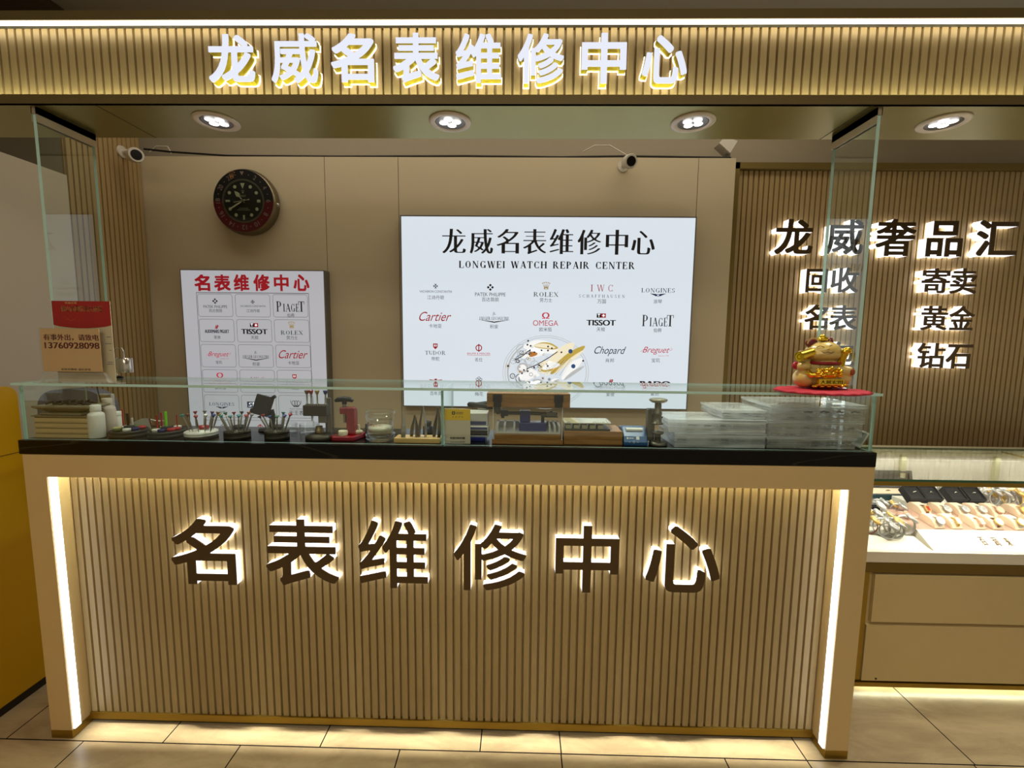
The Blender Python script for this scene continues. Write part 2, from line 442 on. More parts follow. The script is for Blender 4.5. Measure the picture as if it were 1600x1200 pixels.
# serif capitals drawn as strokes: L line, A arc, S serif
SF = {
 'I': (.30, ['L.15,0,.15,1,K', 'S.15,0,.15', 'S.15,1,.15']),
 'L': (.66, ['L.15,0,.15,1,K', 'S.15,0,.15', 'S.15,1,.15', 'L.15,.02,.62,.02,T', 'L.62,0,.62,.28,T']),
 'T': (.70, ['L.35,0,.35,1,K', 'S.35,0,.16', 'L.02,.98,.68,.98,T', 'L.03,1,.03,.74,T', 'L.67,1,.67,.74,T']),
 'E': (.68, ['L.15,0,.15,1,K', 'S.15,0,.15', 'S.15,1,.15', 'L.15,.02,.62,.02,T', 'L.15,.98,.60,.98,T', 'L.15,.52,.45,.52,T', 'L.62,0,.62,.26,T', 'L.60,1,.60,.76,T', 'L.45,.4,.45,.64,T']),
 'F': (.64, ['L.15,0,.15,1,K', 'S.15,0,.16', 'S.15,1,.15', 'L.15,.98,.60,.98,T', 'L.15,.52,.45,.52,T', 'L.60,1,.60,.76,T', 'L.45,.4,.45,.64,T']),
 'H': (.84, ['L.15,0,.15,1,K', 'L.69,0,.69,1,K', 'S.15,0,.15', 'S.15,1,.15', 'S.69,0,.15', 'S.69,1,.15', 'L.15,.52,.69,.52,T']),
 'N': (.84, ['L.13,0,.13,1,T', 'L.71,0,.71,1,T', 'L.13,1,.71,0,K', 'S.13,0,.12', 'S.71,1,.12', 'S.08,1,.08']),
 'W': (1.1, ['L.12,1,.36,0,K', 'L.36,0,.56,1,T', 'L.56,1,.80,0,K', 'L.80,0,1.0,1,T', 'S.12,1,.13', 'S.56,1,.1', 'S.99,1,.1']),
 'A': (.80, ['L.12,0,.40,1,T', 'L.40,1,.68,0,K', 'S.12,0,.12', 'S.68,0,.14', 'L.2,.34,.6,.34,T']),
 'X': (.80, ['L.12,1,.68,0,K', 'L.12,0,.66,1,T', 'S.13,1,.13', 'S.67,1,.11', 'S.13,0,.11', 'S.67,0,.13']),
 'K': (.80, ['L.15,0,.15,1,K', 'S.15,0,.15', 'S.15,1,.15', 'L.17,.42,.62,1,T', 'L.33,.6,.68,0,K', 'S.64,1,.11', 'S.69,0,.12']),
 'O': (.86, ['A.43,.5,.36,.49,0,360']),
 'C': (.80, ['A.43,.5,.36,.49,42,318', 'L.71,1,.71,.7,T', 'L.71,0,.71,.26,T']),
 'G': (.86, ['A.43,.5,.36,.49,42,318', 'L.71,1,.71,.7,T', 'L.70,.02,.70,.42,K', 'S.70,.42,.15']),
 'D': (.84, ['L.15,0,.15,1,K', 'S.1,0,.1', 'S.1,1,.1', 'A.36,.5,.38,.49,-90,90', 'L.15,.02,.36,.02,T', 'L.15,.98,.36,.98,T']),
 'P': (.70, ['L.15,0,.15,1,K', 'S.15,0,.16', 'S.1,1,.1', 'A.33,.73,.28,.26,-90,90', 'L.15,.98,.34,.98,T', 'L.15,.47,.34,.47,T']),
 'R': (.82, ['L.15,0,.15,1,K', 'S.15,0,.15', 'S.1,1,.1', 'A.33,.75,.28,.24,-90,90', 'L.15,.98,.34,.98,T', 'L.15,.51,.34,.51,T', 'L.38,.5,.68,0,K', 'S.7,0,.11']),
 'U': (.82, ['L.15,1,.15,.32,K', 'L.67,1,.67,.32,T', 'A.41,.32,.26,.31,180,360', 'S.15,1,.15', 'S.67,1,.12']),
 'J': (.46, ['L.28,1,.28,.18,K', 'A.13,.18,.15,.17,180,360', 'S.28,1,.15']),
 'S': (.62, ['A.30,.74,.23,.25,25,250', 'A.31,.26,.24,.25,-155,70', 'L.54,1,.54,.76,T', 'L.06,0,.06,.26,T']),
 '-': (.4, ['L.05,.4,.35,.4,T']), ' ': (.5, []), '&': (.8, ['A.4,.75,.17,.22,0,360', 'A.36,.25,.28,.24,0,360']),
}
def serif(mb, s, box, y, m=0, K=.15, T=.05, gap=.10):
    w = sum(SF[c][0] + gap for c in s) - gap
    x0, z0, x1, z1 = box; sx = (x1 - x0) / w; sz = z1 - z0; cx = x0
    yy = y
    for c in s:
        cw, st = SF[c]
        for q in st:
            v = q[1:].split(',')
            if q[0] == 'L':
                ax, az, bx, bz = map(float, v[:4]); wd = K if v[4] == 'K' else T
                h = abs(bz - az) < .01
                P = [(cx + ax * sx, z0 + az * sz), (cx + bx * sx, z0 + bz * sz)]
                if h: mb.add([(P[0][0], yy, P[0][1] - wd * sz / 2), (P[1][0], yy, P[1][1] - wd * sz / 2), (P[1][0], yy, P[1][1] + wd * sz / 2), (P[0][0], yy, P[0][1] + wd * sz / 2)], [(0, 1, 2, 3)], m)
                else:
                    hw = wd * sx / 2
                    mb.add([(P[0][0] - hw, yy, P[0][1]), (P[0][0] + hw, yy, P[0][1]), (P[1][0] + hw, yy, P[1][1]), (P[1][0] - hw, yy, P[1][1])], [(0, 1, 2, 3) if bz > az else (3, 2, 1, 0)], m)
            elif q[0] == 'S':
                ax, az, hw = map(float, v); h = .045 * sz
                zc = z0 + az * sz; za, zb = (zc, zc + h) if az < .3 else (zc - h, zc)
                mb.add([(cx + (ax - hw) * sx, yy, za), (cx + (ax + hw) * sx, yy, za), (cx + (ax + hw) * sx, yy, zb), (cx + (ax - hw) * sx, yy, zb)], [(0, 1, 2, 3)], m)
            else:
                ox, oz, rx, rz, a0, a1 = map(float, v); n = 18; vs = []
                for i in range(n + 1):
                    t = R(a0 + (a1 - a0) * i / n); wd = (T + (K - T) * abs(math.cos(t)) ** 1.3)
                    co, si = math.cos(t), math.sin(t)
                    vs += [(cx + (ox + (rx - wd) * co) * sx, yy, z0 + (oz + (rz - T) * si) * sz), (cx + (ox + rx * co) * sx, yy, z0 + (oz + rz * si) * sz)]
                mb.add(vs, [(2 * i, 2 * i + 1, 2 * i + 3, 2 * i + 2) for i in range(n)], m)
        cx += (cw + gap) * sx

# ------------------------------------------------------------------ palette
cream = M('cream_laminate', (206, 180, 128), .45, var=.03)
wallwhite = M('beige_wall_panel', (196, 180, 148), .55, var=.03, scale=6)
slatm = M('golden_slat', (168, 146, 100), .5, var=.12, scale=60, stretch=(6, 6, .4))
slatdark = M('golden_slat_wall', (160, 134, 88), .5, var=.12, scale=60, stretch=(6, 6, .4))
brass = M('satin_brass', (176, 146, 66), .38, 1.0, var=.05)
soffitm = M('olive_brass_soffit', (158, 150, 88), .32, .7, var=.06, scale=8)
trimbrown = M('brown_canopy_trim', (108, 92, 50), .5, .3, var=.08)
white = M('white_plastic', (225, 222, 215), .4, var=.03)
offwhite = M('off_white_plastic', (205, 198, 182), .45, var=.04)
black = M('black_plastic', (14, 13, 13), .4, var=.2)
rubber = M('dark_rubber', (40, 38, 34), .6, var=.2)
darkmetal = M('dark_bronze_metal', (66, 58, 46), .5, .5, var=.1)
steel = M('brushed_steel', (170, 165, 152), .3, 1.0, var=.08)
greymetal = M('grey_cast_metal', (120, 114, 102), .4, .7, var=.08)
led = M('led_diffuser', (255, 250, 240), .5, emis=6.5, ecol=(255, 248, 226))
ledwarm = M('warm_led_diffuser', (255, 240, 200), .5, emis=26.0, ecol=(248, 250, 216))
ledside = M('cool_led_diffuser', (255, 250, 245), .5, emis=3.6, ecol=(240, 245, 255))
letterwhite = M('lit_letter_face', (70, 72, 76), .4, emis=.93, ecol=(236, 240, 255))
letterglow = M('lit_letter_return', (200, 200, 200), .4, emis=1.15, ecol=(246, 246, 255))
letterback = M('lit_letter_halo', (200, 196, 185), .4, emis=2.2, ecol=(255, 246, 226))
letterhalo = M('letter_back_light', (200, 196, 185), .4, emis=6.0, ecol=(250, 250, 250))
goldside = M('polished_gold_return', (196, 184, 30), .4, .6)
letterbrown = M('bronze_letter_face', (84, 66, 40), .35, .6)
lightpanel = M('light_panel', (120, 124, 128), .5, var=.025, scale=3, emis=.84, ecol=(224, 234, 244))
lightpanel2 = M('dim_light_panel', (150, 150, 152), .5, var=.03, scale=2, emis=.46, ecol=(222, 224, 234))
inkblack = M('black_print', (22, 20, 26), .6)
inkgrey = M('grey_print', (92, 94, 98), .6, emis=.12)
inkred = M('red_print', (176, 24, 40), .6, emis=.35)
inkpink = M('rose_print', (196, 60, 84), .6, emis=.5)
inkblue = M('blue_print', (30, 40, 96), .6, emis=.25)
inkgold = M('gold_print', (170, 140, 50), .6, emis=.45)
inkgreen = M('green_print', (20, 80, 50), .6, emis=.2)
paneglass = glass('clear_glass_pane')
glassedge = M('green_glass_edge', (188, 226, 216), .25, var=.1, emis=.0, spec=.6)
glassdark = M('dark_green_glass_edge', (56, 96, 70), .2, var=.1)
marble = marble_black(); tilem = tile_mat()
grout = M('dark_grout', (14, 11, 6), .9, spec=.1)
pine = wood('pine_wood', (148, 100, 46), (184, 134, 74))
palewood = wood('pale_beech_wood', (212, 170, 104), (228, 190, 124))
yellow = M('yellow_laminate', (206, 158, 0), .4, var=.05, scale=4)
gapshade = M('shadow_gap', (30, 22, 8), .7)  # near-black colour standing for the shade in seams, grooves and gaps

# ------------------------------------------------------------------ the setting
mb = MB()
mb.box(-4.5, 5.0, -3.5, 4.6, -.06, -.0008, 1)
g = .0021; T = .547
rows = [(1.391, 1.938, [-1.759, -1.212, -.668, -.121, .154, .973, 1.527]), (.844, 1.391, [-1.485, -.94, -.393, .153, .70, .973, 1.52])]
for k in range(1, 6): rows.append((1.391 + T * k, 1.391 + T * (k + 1), [-1.759 + (k % 2) * .27 + T * i for i in range(7)]))
for k in range(2, 8): rows.append((1.391 - T * k, 1.391 - T * (k - 1), [-1.759 + (k % 2) * .27 + T * i for i in range(7)]))
for y0, y1, xs in rows:
    a = xs[0] - T
    left = [a - T * i for i in range(4)][::-1]; right = [xs[-1] + T * i for i in range(1, 6)]
    allx = left + xs + right
    for i in range(len(allx) - 1):
        a_, b_, c_, d_ = allx[i] + g, allx[i + 1] - g, y0 + g, y1 - g
        mb.add([(a_, c_, 0), (b_, c_, 0), (b_, d_, 0), (a_, d_, 0)], [(0, 1, 2, 3)], 0)
struct(mb.build('floor', [tilem, grout]))
ceilm = M('grey_ceiling', (150, 142, 126), .8, var=.04, scale=3)
struct(MB().box(-4.5, 5, -1.6, 4.6, 2.9, 2.96).build('ceiling', ceilm))
struct(MB().box(-4.5, -2.157, 1.2, 4.6, 2.86, 2.899).build('ceiling_left', M('brown_ceiling_panel', (70, 54, 34), .6)))

# ---- rear wall behind the counter
YB = 2.52
mb = MB()
seams = [W(508, 300, YB)[0], W(622, 260, YB)[0], W(1092, 250, YB)[0]]
xs = [-2.075] + seams + [1.125]
for a, b in zip(xs[:-1], xs[1:]): mb.box(a + .0015, b - .0015, YB, YB + .03, 0, 2.345, 0)
mb.box(-2.075, 1.125, YB + .01, YB + .06, 0, 2.34, 1)
struct(mb.build('wall_back', [wallwhite, gapshade]))
struct(MB().box(-4.5, 5, 2.68, 2.74, 0, 2.9).build('wall_back_upper', M('dark_beige_upper_wall', (170, 156, 130), .7, var=.03)))  # a darker beige than the wall panel before it

def slats(mb, x0, x1, z0, z1, y, pitch=.0265, depth=.011, m=0, back=1, rib=.70, ax='x'):
    """upright ribs whose faces lie on Y=y (or on X=y when ax is 'y', facing +X)"""
    n = int((x1 - x0) / pitch); p = (x1 - x0) / n
    for i in range(n):
        a = x0 + p * i + p * (1 - rib) / 2; b = a + p * rib; e = p * .07
        if ax == 'x':
            vs = [(a, y, z0), (b, y, z0), (b + e, y + depth, z0), (a - e, y + depth, z0)]
            vs += [(q[0], q[1], z1) for q in vs]
            mb.add(vs, [(0, 1, 5, 4), (1, 2, 6, 5), (3, 0, 4, 7), (4, 5, 6, 7), (3, 2, 1, 0)], m)
        else:
            vs = [(y, a, z0), (y, b, z0), (y - depth, b + e, z0), (y - depth, a - e, z0)]
            vs += [(q[0], q[1], z1) for q in vs]
            mb.add(vs, [(0, 1, 5, 4), (1, 2, 6, 5), (3, 0, 4, 7), (4, 5, 6, 7), (3, 2, 1, 0)], m)
    if ax == 'x': mb.box(x0, x1, y + depth, y + depth + .01, z0, z1, back)
    else: mb.box(y - depth - .01, y - depth, x0, x1, z0, z1, back)
    return mb
mb = MB(); slats(mb, 1.175, 4.4, 0, 2.31, 2.60, pitch=.0285); struct(mb.build('wall_back_right', [slatdark, slatdark]))
mb = MB()
mb.box(1.127, 1.172, 2.575, 2.62, 0, 2.345); mb.box(1.127, 4.4, 2.575, 2.62, 2.312, 2.345)
struct(mb.build('trim_1', M('dark_brass_trim', (128, 108, 56), .5, .6)))  # brass in one darker, duller tone
mb = MB(); slats(mb, 2.10, 2.515, 0, 2.47, -2.062, ax='y'); struct(mb.build('wall_left_slatted', [slatdark, slatdark]))
struct(MB().box(-2.13, -2.066, -.2, 2.10, 0, 2.104).build('wall_left', M('white_partition', (190, 178, 156), .6, var=.03, scale=4)))
struct(MB().box(-3.4, -3.34, -1, 2.68, 0, 2.9).build('wall_left_outer', M('pale_outer_wall', (196, 190, 176), .7, var=.03)))

# ---- canopy
can = thing('sign_canopy', 'ribbed golden canopy fascia with lit top strip above the counter', 'canopy', (0, 1.5, 2.07))
CX0, CX1 = -2.9, 3.4
mb = MB(); slats(mb, CX0, CX1, 2.098, 2.3035, 1.435, pitch=.0258, depth=.012); mb.build('slat_panel', [slatm, slatm], can)
mb = MB(); mb.box(CX0, CX1, 1.400, 1.412, 2.074, 2.100); mb.box(CX0, CX1, 1.412, 1.447, 2.083, 2.086); mb.build('bottom_trim', trimbrown, can)
mb = MB(); mb.box(CX0, CX1, 1.400, 1.635, 2.304, 2.330); mb.box(CX0, CX1, 1.625, 1.635, 2.083, 2.304); mb.build('top_trim', trimbrown, can)
MB().box(CX0, CX1, 1.4005, 1.634, 2.074, 2.083).build('soffit', soffitm, can)
MB().box(CX0, CX1, 1.403, 1.412, 2.2905, 2.3038).build('light_strip', led, can)
MB().box(CX0, CX1, 1.402, 1.413, 2.2885, 2.290).build('strip_channel', M('grey_led_channel', (120, 116, 108), .5), can)
mb = MB(); mb.box(CX0, CX1, 1.413, 1.421, 2.0865, 2.0905); mb.build('light_strip', ledwarm, can)
for x in (-1.28, 1.005): MB().box(x, x + .002, 1.402, 1.634, 2.0733, 2.0741).build('joint', gapshade, can)

# ---- downlights
lens = M('downlight_lens', (200, 200, 200), .3, emis=3.5, ecol=(255, 252, 245))
refl = M('chrome_reflector', (120, 116, 112), .35, .7)
ringm = M('satin_nickel_ring', (226, 214, 198), .45, .2)
dl = thing('downlight', 'round four-lamp downlight in the soffit', 'downlight', (0, 0, 0), 'downlights in the canopy soffit')
prof = [(.046, -.0004), (.047, -.004), (.050, -.006), (.062, -.006), (.066, -.004), (.067, -.0025), (.067, -.0003)]
MB().lathe(prof, n=48).build('ring', ringm, dl)
MB().lathe([(.0001, -.0008), (.030, -.0012), (.043, -.003), (.046, -.004), (.046, -.0004)], n=40).build('reflector', refl, dl)
for k in range(4):
    a = PI / 4 + PI / 2 * k + .15
    MB().ell((.0208 * math.cos(a), .0208 * math.sin(a), -.0032), (.0138, .0138, .0022), 0, 20, 8).build('lamp', lens, dl)
dls = [(-.981, 'leftmost of the four downlights in the canopy soffit'), (-.2, 'downlight in the soffit under the second and third sign characters from the middle left'),
       (.532, 'downlight in the soffit beneath the right end of the canopy lettering'), (1.305, 'downlight in the soffit to the right of the right glass screen')]
dls[1] = (-.232, 'downlight in the soffit right above the lit brand panel, second from left')
for i, (x, lab) in enumerate(dls):
    loc = (x, 1.510, 2.074)
    lab = 'round four-lamp ' + lab
    if i == 0: dl.location = loc; dl['label'] = lab; o = dl
    else: dup(dl, loc, (0, 0, .5 * i), lab)
    sp = bpy.data.lights.new('downlight_beam', 'SPOT'); sp.energy = 24; sp.color = (1, .93, .8); sp.spot_size = R(110); sp.spot_blend = .8; sp.shadow_soft_size = .04
    so = bpy.data.objects.new('downlight_beam', sp); COL.objects.link(so); so.location = (x, 1.51, 2.06)

# ---- sign characters
def sign_char(ch, box, yf, yb, mats, r, label, group, halo=None, lip=None, back=False):
    cs = fit(glyph(ch, 'bold', r), box)
    x0, z0, x1, z1 = box
    t = thing('sign_character', label, 'sign character', ((x0 + x1) / 2, yb, z0), group)
    if lip:
        MB().poly(cs, yf, yf + lip, 0).build('face', mats[0], t)
        MB().poly(cs, yf + lip, yb, 0, front=False).build('side', mats[1], t)
    else:
        MB().poly(cs, yf, yf + .003, 0).build('face', mats[0], t)
        MB().poly(cs, yf + .003, yb, 0, front=False).build('side', mats[1], t)
    if back:
        MB().poly(cs, yb + .0006, yb + .0016, 0).build('backlight', mats[2], t)
    if halo:
        q = fit(glyph(ch, 'bold', r + 2.4), (x0 - halo, z0 - halo, x1 + halo, z1 + halo))
        MB().poly(q, yb + .0005, yb + .003, 0).build('backlight', mats[2], t)
    return t
top = [('龙', 325, 53, 397, 128), ('威', 423, 52, 496, 129), ('名', 517, 52, 584, 128), ('表', 614, 51, 686, 128), ('维', 712, 52, 783, 129), ('修', 809, 52, 881, 130), ('中', 909, 51, 979, 130), ('心', 1004, 55, 1074, 130)]
for ch, a, b, c, d in top:
    sign_char(ch, pxbox(a, b, c, d, 1.400), 1.400, 1.424, (letterwhite, goldside, letterback), 3.0 if ch in '威修维' else 3.9,
              'glowing white channel character ' + ch + ' with gold sides on the canopy fascia', 'lit characters on the canopy', halo=.0022)
low = [('名', 267, 811, 367, 913), ('表', 415, 812, 528, 915), ('维', 560, 814, 668, 919), ('修', 709, 820, 822, 923), ('中', 868, 822, 967, 926), ('心', 1010, 823, 1126, 926)]
for ch, a, b, c, d in low:
    sign_char(ch, pxbox(a, b, c, d, 1.437), 1.437, 1.463, (letterbrown, letterglow, letterhalo), 1.9 if ch in '修维' else 2.6,
              'large bronze-faced character ' + ch + ' glowing at its edges on the counter front', 'edge-lit characters on the counter front', lip=.003, back=True)
right = [('龙', 1212, 342, 1271, 397, '龙, top row'), ('威', 1292, 343, 1350, 397, '威, top row behind the glass screen'), ('奢', 1370, 342, 1431, 400, '奢, top row'), ('品', 1449, 345, 1505, 401, '品, top row'), ('汇', 1527, 344, 1591, 400, '汇, top row'),
         ('回', 1260, 420, 1293, 457, '回, second row'), ('收', 1299, 418, 1342, 457, '收, second row'), ('寄', 1441, 419, 1485, 458, '寄, second row'), ('卖', 1486, 419, 1527, 459, '卖, second row'),
         ('名', 1258, 476, 1294, 515, '名, third row'), ('表', 1297, 477, 1340, 516, '表, third row'), ('黄', 1440, 478, 1481, 516, '黄, third row'), ('金', 1484, 478, 1523, 516, '金, third row'),
         ('包', 1297, 534, 1336, 574, '包, bottom row behind the cat'), ('钻', 1434, 536, 1477, 575, '钻, bottom row'), ('石', 1479, 538, 1519, 576, '石, bottom row')]
for ch, a, b, c, d, l in right:
    sign_char(ch, pxbox(a, b, c, d, 2.540), 2.540, 2.590, (letterbrown, letterglow, letterhalo), 3.6 if ch in '龙品汇回石' else 2.6 if ch in '奢寄黄钻' else 3.1,
              'dark bronze character ' + l + ' of the slatted wall', 'edge-lit characters on the slatted wall', lip=.004, back=True)

# ---- counter
ctr = thing('service_counter', 'long cream counter with ribbed golden front and lit edges', 'counter', (-.25, 1.5, 0))
mb = MB()
mb.box(-1.606, -1.533, 1.400, 1.66, .03, 1.004); mb.box(1.038, 1.112, 1.400, 1.66, .03, 1.004)
mb.box(-1.533, 1.038, 1.400, 1.420, .930, 1.004); mb.box(-1.533, 1.038, 1.420, 1.49, .96, 1.004); mb.box(-1.533, 1.038, 1.4835, 1.66, .035, .96)
mb.build('body', cream, ctr)
mb = MB(); slats(mb, -1.532, 1.037, .040, .958, 1.4705, pitch=.0265, depth=.0115); mb.build('slat_panel', [slatm, slatm], ctr)
mb = MB(); mb.box(-1.606, -1.532, 1.3995, 1.66, .0, .03); mb.box(1.037, 1.112, 1.3995, 1.66, 0, .03)
mb.box(-1.532, 1.037, 1.4655, 1.50, .014, .0395); mb.build('skirting', brass, ctr)
MB().box(-1.532, 1.037, 1.478, 1.66, 0, .0138).build('kick_shadow', black, ctr)  # solid black block standing for the shadow under the skirting
for x0, x1, l in ((-1.5329, -1.5275, 'left'), (1.0325, 1.0379, 'right')):
    MB().box(x0, x1, 1.406, 1.428, .031, .929).build('light_strip', ledside, ctr)
MB().box(-1.52, 1.026, 1.456, 1.464, .9560, .9595).build('light_strip', M('counter_top_led', (255, 240, 200), .5, emis=70.0, ecol=(246, 250, 222)), ctr)
top_ = MB().box(-1.614, 1.112, 1.398, 1.66, 1.005, 1.051).build('countertop', marble, None, bevel=.0015)
tag(top_, 'black marble countertop with faint veins along the counter', 'countertop')

# ---- glass case on the counter and the screens above it
GZ0, GZ1 = 1.0515, 1.229
def pane(name, x0, x1, y0, y1, z0, z1, parent, thin, edge=glassedge):
    """a sheet of glass: clear faces, green edges. thin = axis of its thickness"""
    mb = MB()
    v = [(x0, y0, z0), (x1, y0, z0), (x1, y1, z0), (x0, y1, z0), (x0, y0, z1), (x1, y0, z1), (x1, y1, z1), (x0, y1, z1)]
    F_ = {'z': [(0, 3, 2, 1), (4, 5, 6, 7)], 'y': [(0, 1, 5, 4), (2, 3, 7, 6)], 'x': [(1, 2, 6, 5), (3, 0, 4, 7)]}
    for k, fs in F_.items(): mb.add(v, fs, 0 if k == thin else 1)
    return mb.build(name, [paneglass, edge], parent)
case = thing('glass_case', 'long low clear glass case standing on the black countertop', 'glass case', (-.25, 1.42, GZ0))
xj = W(691, 650, 1.415)[0]; 
pane('front_pane', -1.607, xj - .001, 1.412, 1.418, GZ0, GZ1, case, 'y'); pane('front_pane', xj + .001, 1.105, 1.412, 1.418, GZ0, GZ1, case, 'y')
pane('side_pane', -1.607, -1.601, 1.4185, 1.63, GZ0, GZ1, case, 'x'); pane('side_pane', 1.099, 1.105, 1.4185, 1.63, GZ0, GZ1, case, 'x')
pane('divider', xj - .004, xj + .004, 1.4185, 1.63, GZ0, GZ1, case, 'x')
pane('top_pane', -1.607, 1.105, 1.388, 1.636, GZ1 + .0003, GZ1 + .0083, case, 'z')
channel = M('bronze_channel', (196, 180, 152), .35, .6)
for x, lab in ((-1.478, 'tall clear glass screen standing over the left end of the glass case'), (1.039, 'tall clear glass screen beside the golden cat at the right end')):
    t = thing('glass_screen', lab, 'glass screen', (x, 1.51, GZ1 + .009))
    pane('pane', x - .005, x + .005, 1.418, 1.607, GZ1 + .009, 2.052, t, 'x')
    mb = MB(); mb.box(x - .008, x - .0055, 1.416, 1.610, 2.030, 2.0735); mb.box(x + .0055, x + .008, 1.416, 1.610, 2.030, 2.0735); mb.box(x - .008, x + .008, 1.416, 1.610, 2.0525, 2.0735)
    mb.build('channel', channel, t)

# ---- yellow cabinet on the left
yc = thing('yellow_cabinet', 'bright yellow cabinet with a rounded top corner left of the counter', 'cabinet', (-1.95, 1.3, 0))
mb = MB(); pts = [(.70, 0), (1.644, 0)] + [(1.604 + .04 * math.cos(t), 1.158 + .04 * math.sin(t)) for t in [i * PI / 16 for i in range(9)]] + [(.70, 1.198)]
n = len(pts)
vs = [(-2.05, a, b) for a, b in pts] + [(-1.88, a, b) for a, b in pts]
mb.add(vs, [tuple(range(n - 1, -1, -1)), tuple(range(n, 2 * n))] + [(i, (i + 1) % n, n + (i + 1) % n, n + i) for i in range(n)])
mb.build('body', yellow, yc)
zz = W(28, 707, 1.62)[1]
MB().box(-1.8805, -1.8793, .7, 1.643, zz - .002, zz).build('seam', gapshade, yc)
MB().box(-1.8805, -1.8785, .7, 1.644, 0, .03).build('kick_strip', gapshade, yc)

# ------------------------------------------------------------------ logos drawn in photo-pixel offsets about a centre
def mkP(u, v, y, s=1.0):
    bx, bz = W(u, v, y); k = y / F * s
    def P(dx, dy): return (bx + dx * k, bz - dy * k)
    P.k = k; P.y = y
    return P
def bx(P, x0, y0, x1, y1):
    a = P(x0, y1); b = P(x1, y0); return (a[0], a[1], b[0], b[1])
def rect(mb, P, x0, y0, x1, y1, m, dy=0):
    a = bx(P, x0, y0, x1, y1); y = P.y - dy
    mb.add([(a[0], y, a[1]), (a[2], y, a[1]), (a[2], y, a[3]), (a[0], y, a[3])], [(0, 1, 2, 3)], m)
def pl(mb, P, pts, m, dy=0): mb.poly([[P(*p) for p in pts]], P.y - dy, None, m)
K_, G_, R_, P_, B_, Y_, E_ = 0, 1, 2, 3, 4, 5, 6     # print slots: black grey red rose blue gold green
INK = [inkblack, inkgrey, inkred, inkpink, inkblue, inkgold, inkgreen, M('white_print', (235, 238, 245), .5, emis=.7)]
def cn(mb, P, s, w, y0, h=6.3, m=G_): txt(mb, s, bx(P, -w / 2, y0, w / 2, y0 + h), P.y, m)
def crown(mb, P, cx, cy, w, h, m):
    for i in range(5):
        a = (i - 2) * .42; tx, ty = cx + math.sin(a) * h * .95 * w / h / 1.5, cy - math.cos(a * .8) * h * .62
        pl(mb, P, [(cx + (i - 2) * w * .1 - w * .06, cy + h * .28), (cx + (i - 2) * w * .1 + w * .06, cy + h * .28), (tx, ty)], m)
        mb.disc(*P(tx, ty), .9 * P.k * w / 11, P.y, m, n=8)
    mb.ring(*P(cx, cy + h * .34), w * .2 * P.k, w * .33 * P.k, P.y, m, 16, k=.35)
def cross4(mb, P, cx, cy, r, m):
    for k in range(4):
        a = PI / 2 * k; c, s = math.cos(a), math.sin(a)
        q = [(0, 0), (r, -r * .45), (r * .72, 0), (r, r * .45)]
        pl(mb, P, [(cx + x * c - y * s, cy + x * s + y * c) for x, y in q][::-1], m)
def calatrava(mb, P, cx, cy, r, m):
    for k in range(4):
        a = PI / 2 * k; c, s = math.cos(a), math.sin(a)
        q = [(r * .2, 0), (r * .62, -r * .42), (r * 1.0, 0), (r * .62, r * .42)]
        pl(mb, P, [(cx + x * c - y * s, cy + x * s + y * c) for x, y in q][::-1], m)
def script(mb, P, kind, w, h, y0, m):
    txt(mb, kind, bx(P, -w / 2, y0, w / 2, y0 + h), P.y, m, shear=.45)
def L_vc(mb, P):
    cross4(mb, P, 0, -9, 4, K_); txt(mb, 'VACHERON CONSTANTIN', bx(P, -25, -2.6, 25, 1), P.y, G_); cn(mb, P, '江诗丹顿', 26, 5)
def L_pp(mb, P):
    calatrava(mb, P, 0, -10, 5.4, K_); txt(mb, 'PATEK PHILIPPE', bx(P, -23.5, -2, 23.5, 3.4), P.y, G_); cn(mb, P, '百达翡丽', 26, 5.2)
def L_rolex(mb, P):
    crown(mb, P, 0, -11, 11, 10, Y_); serif(mb, 'ROLEX', bx(P, -19, -2.4, 19, 4.4), P.y, E_); cn(mb, P, '劳力士', 19, 6.5)
def L_iwc(mb, P):
    serif(mb, 'I', bx(P, -17.5, -13, -13.5, -3), P.y, R_, K=.1); serif(mb, 'W', bx(P, -8, -13, 4, -3), P.y, R_, K=.1); serif(mb, 'C', bx(P, 9, -13, 17, -3), P.y, R_, K=.1)
    serif(mb, 'SCHAFFHAUSEN', bx(P, -35, 2, 35, 6.5), P.y, G_, gap=.5); cn(mb, P, '万国', 13, 9)
def L_longines(mb, P):
    serif(mb, 'LONGINES', bx(P, -25.5, -7.5, 25.5, -1), P.y, B_, gap=.12)
    for s in (-1, 1):
        for k in range(3): pl(mb, P, [(s * 2, 1.4 + k), (s * (12 - 3 * k), .4 + k * 1.3), (s * (11 - 3 * k), 1.4 + k * 1.3), (s * 2, 2.8 + k)][::s], B_)
    mb.ring(*P(0, 3.2), 1.2 * P.k, 2 * P.k, P.y, B_, 12); cn(mb, P, '浪琴', 13, 9.4)
def L_cartier(mb, P):
    script(mb, P, 'Cartier', 50, 14, -12, R_); cn(mb, P, '卡地亚', 20, 6.5)
def L_jlc(mb, P):
    txt(mb, 'JL', bx(P, -2.5, -10, 2.5, -5), P.y, G_); serif(mb, 'JAEGER-LECOULTRE', bx(P, -23, -3, 23, 2), P.y, G_, K=.2)
    pl(mb, P, [(-25, 1.5), (-2, 4), (0, 4.6), (2, 4), (25, 1.5), (0, 6.3)], G_); cn(mb, P, '积家', 13, 9)
def L_omega(mb, P):
    txt(mb, 'Ω', bx(P, -5.3, -16, 5.3, -6.6), P.y, P_, bold=.5 * P.k); txt(mb, 'OMEGA', bx(P, -19.5, -4, 19.5, 4.4), P.y, P_); cn(mb, P, '欧米茄', 19, 6.8)
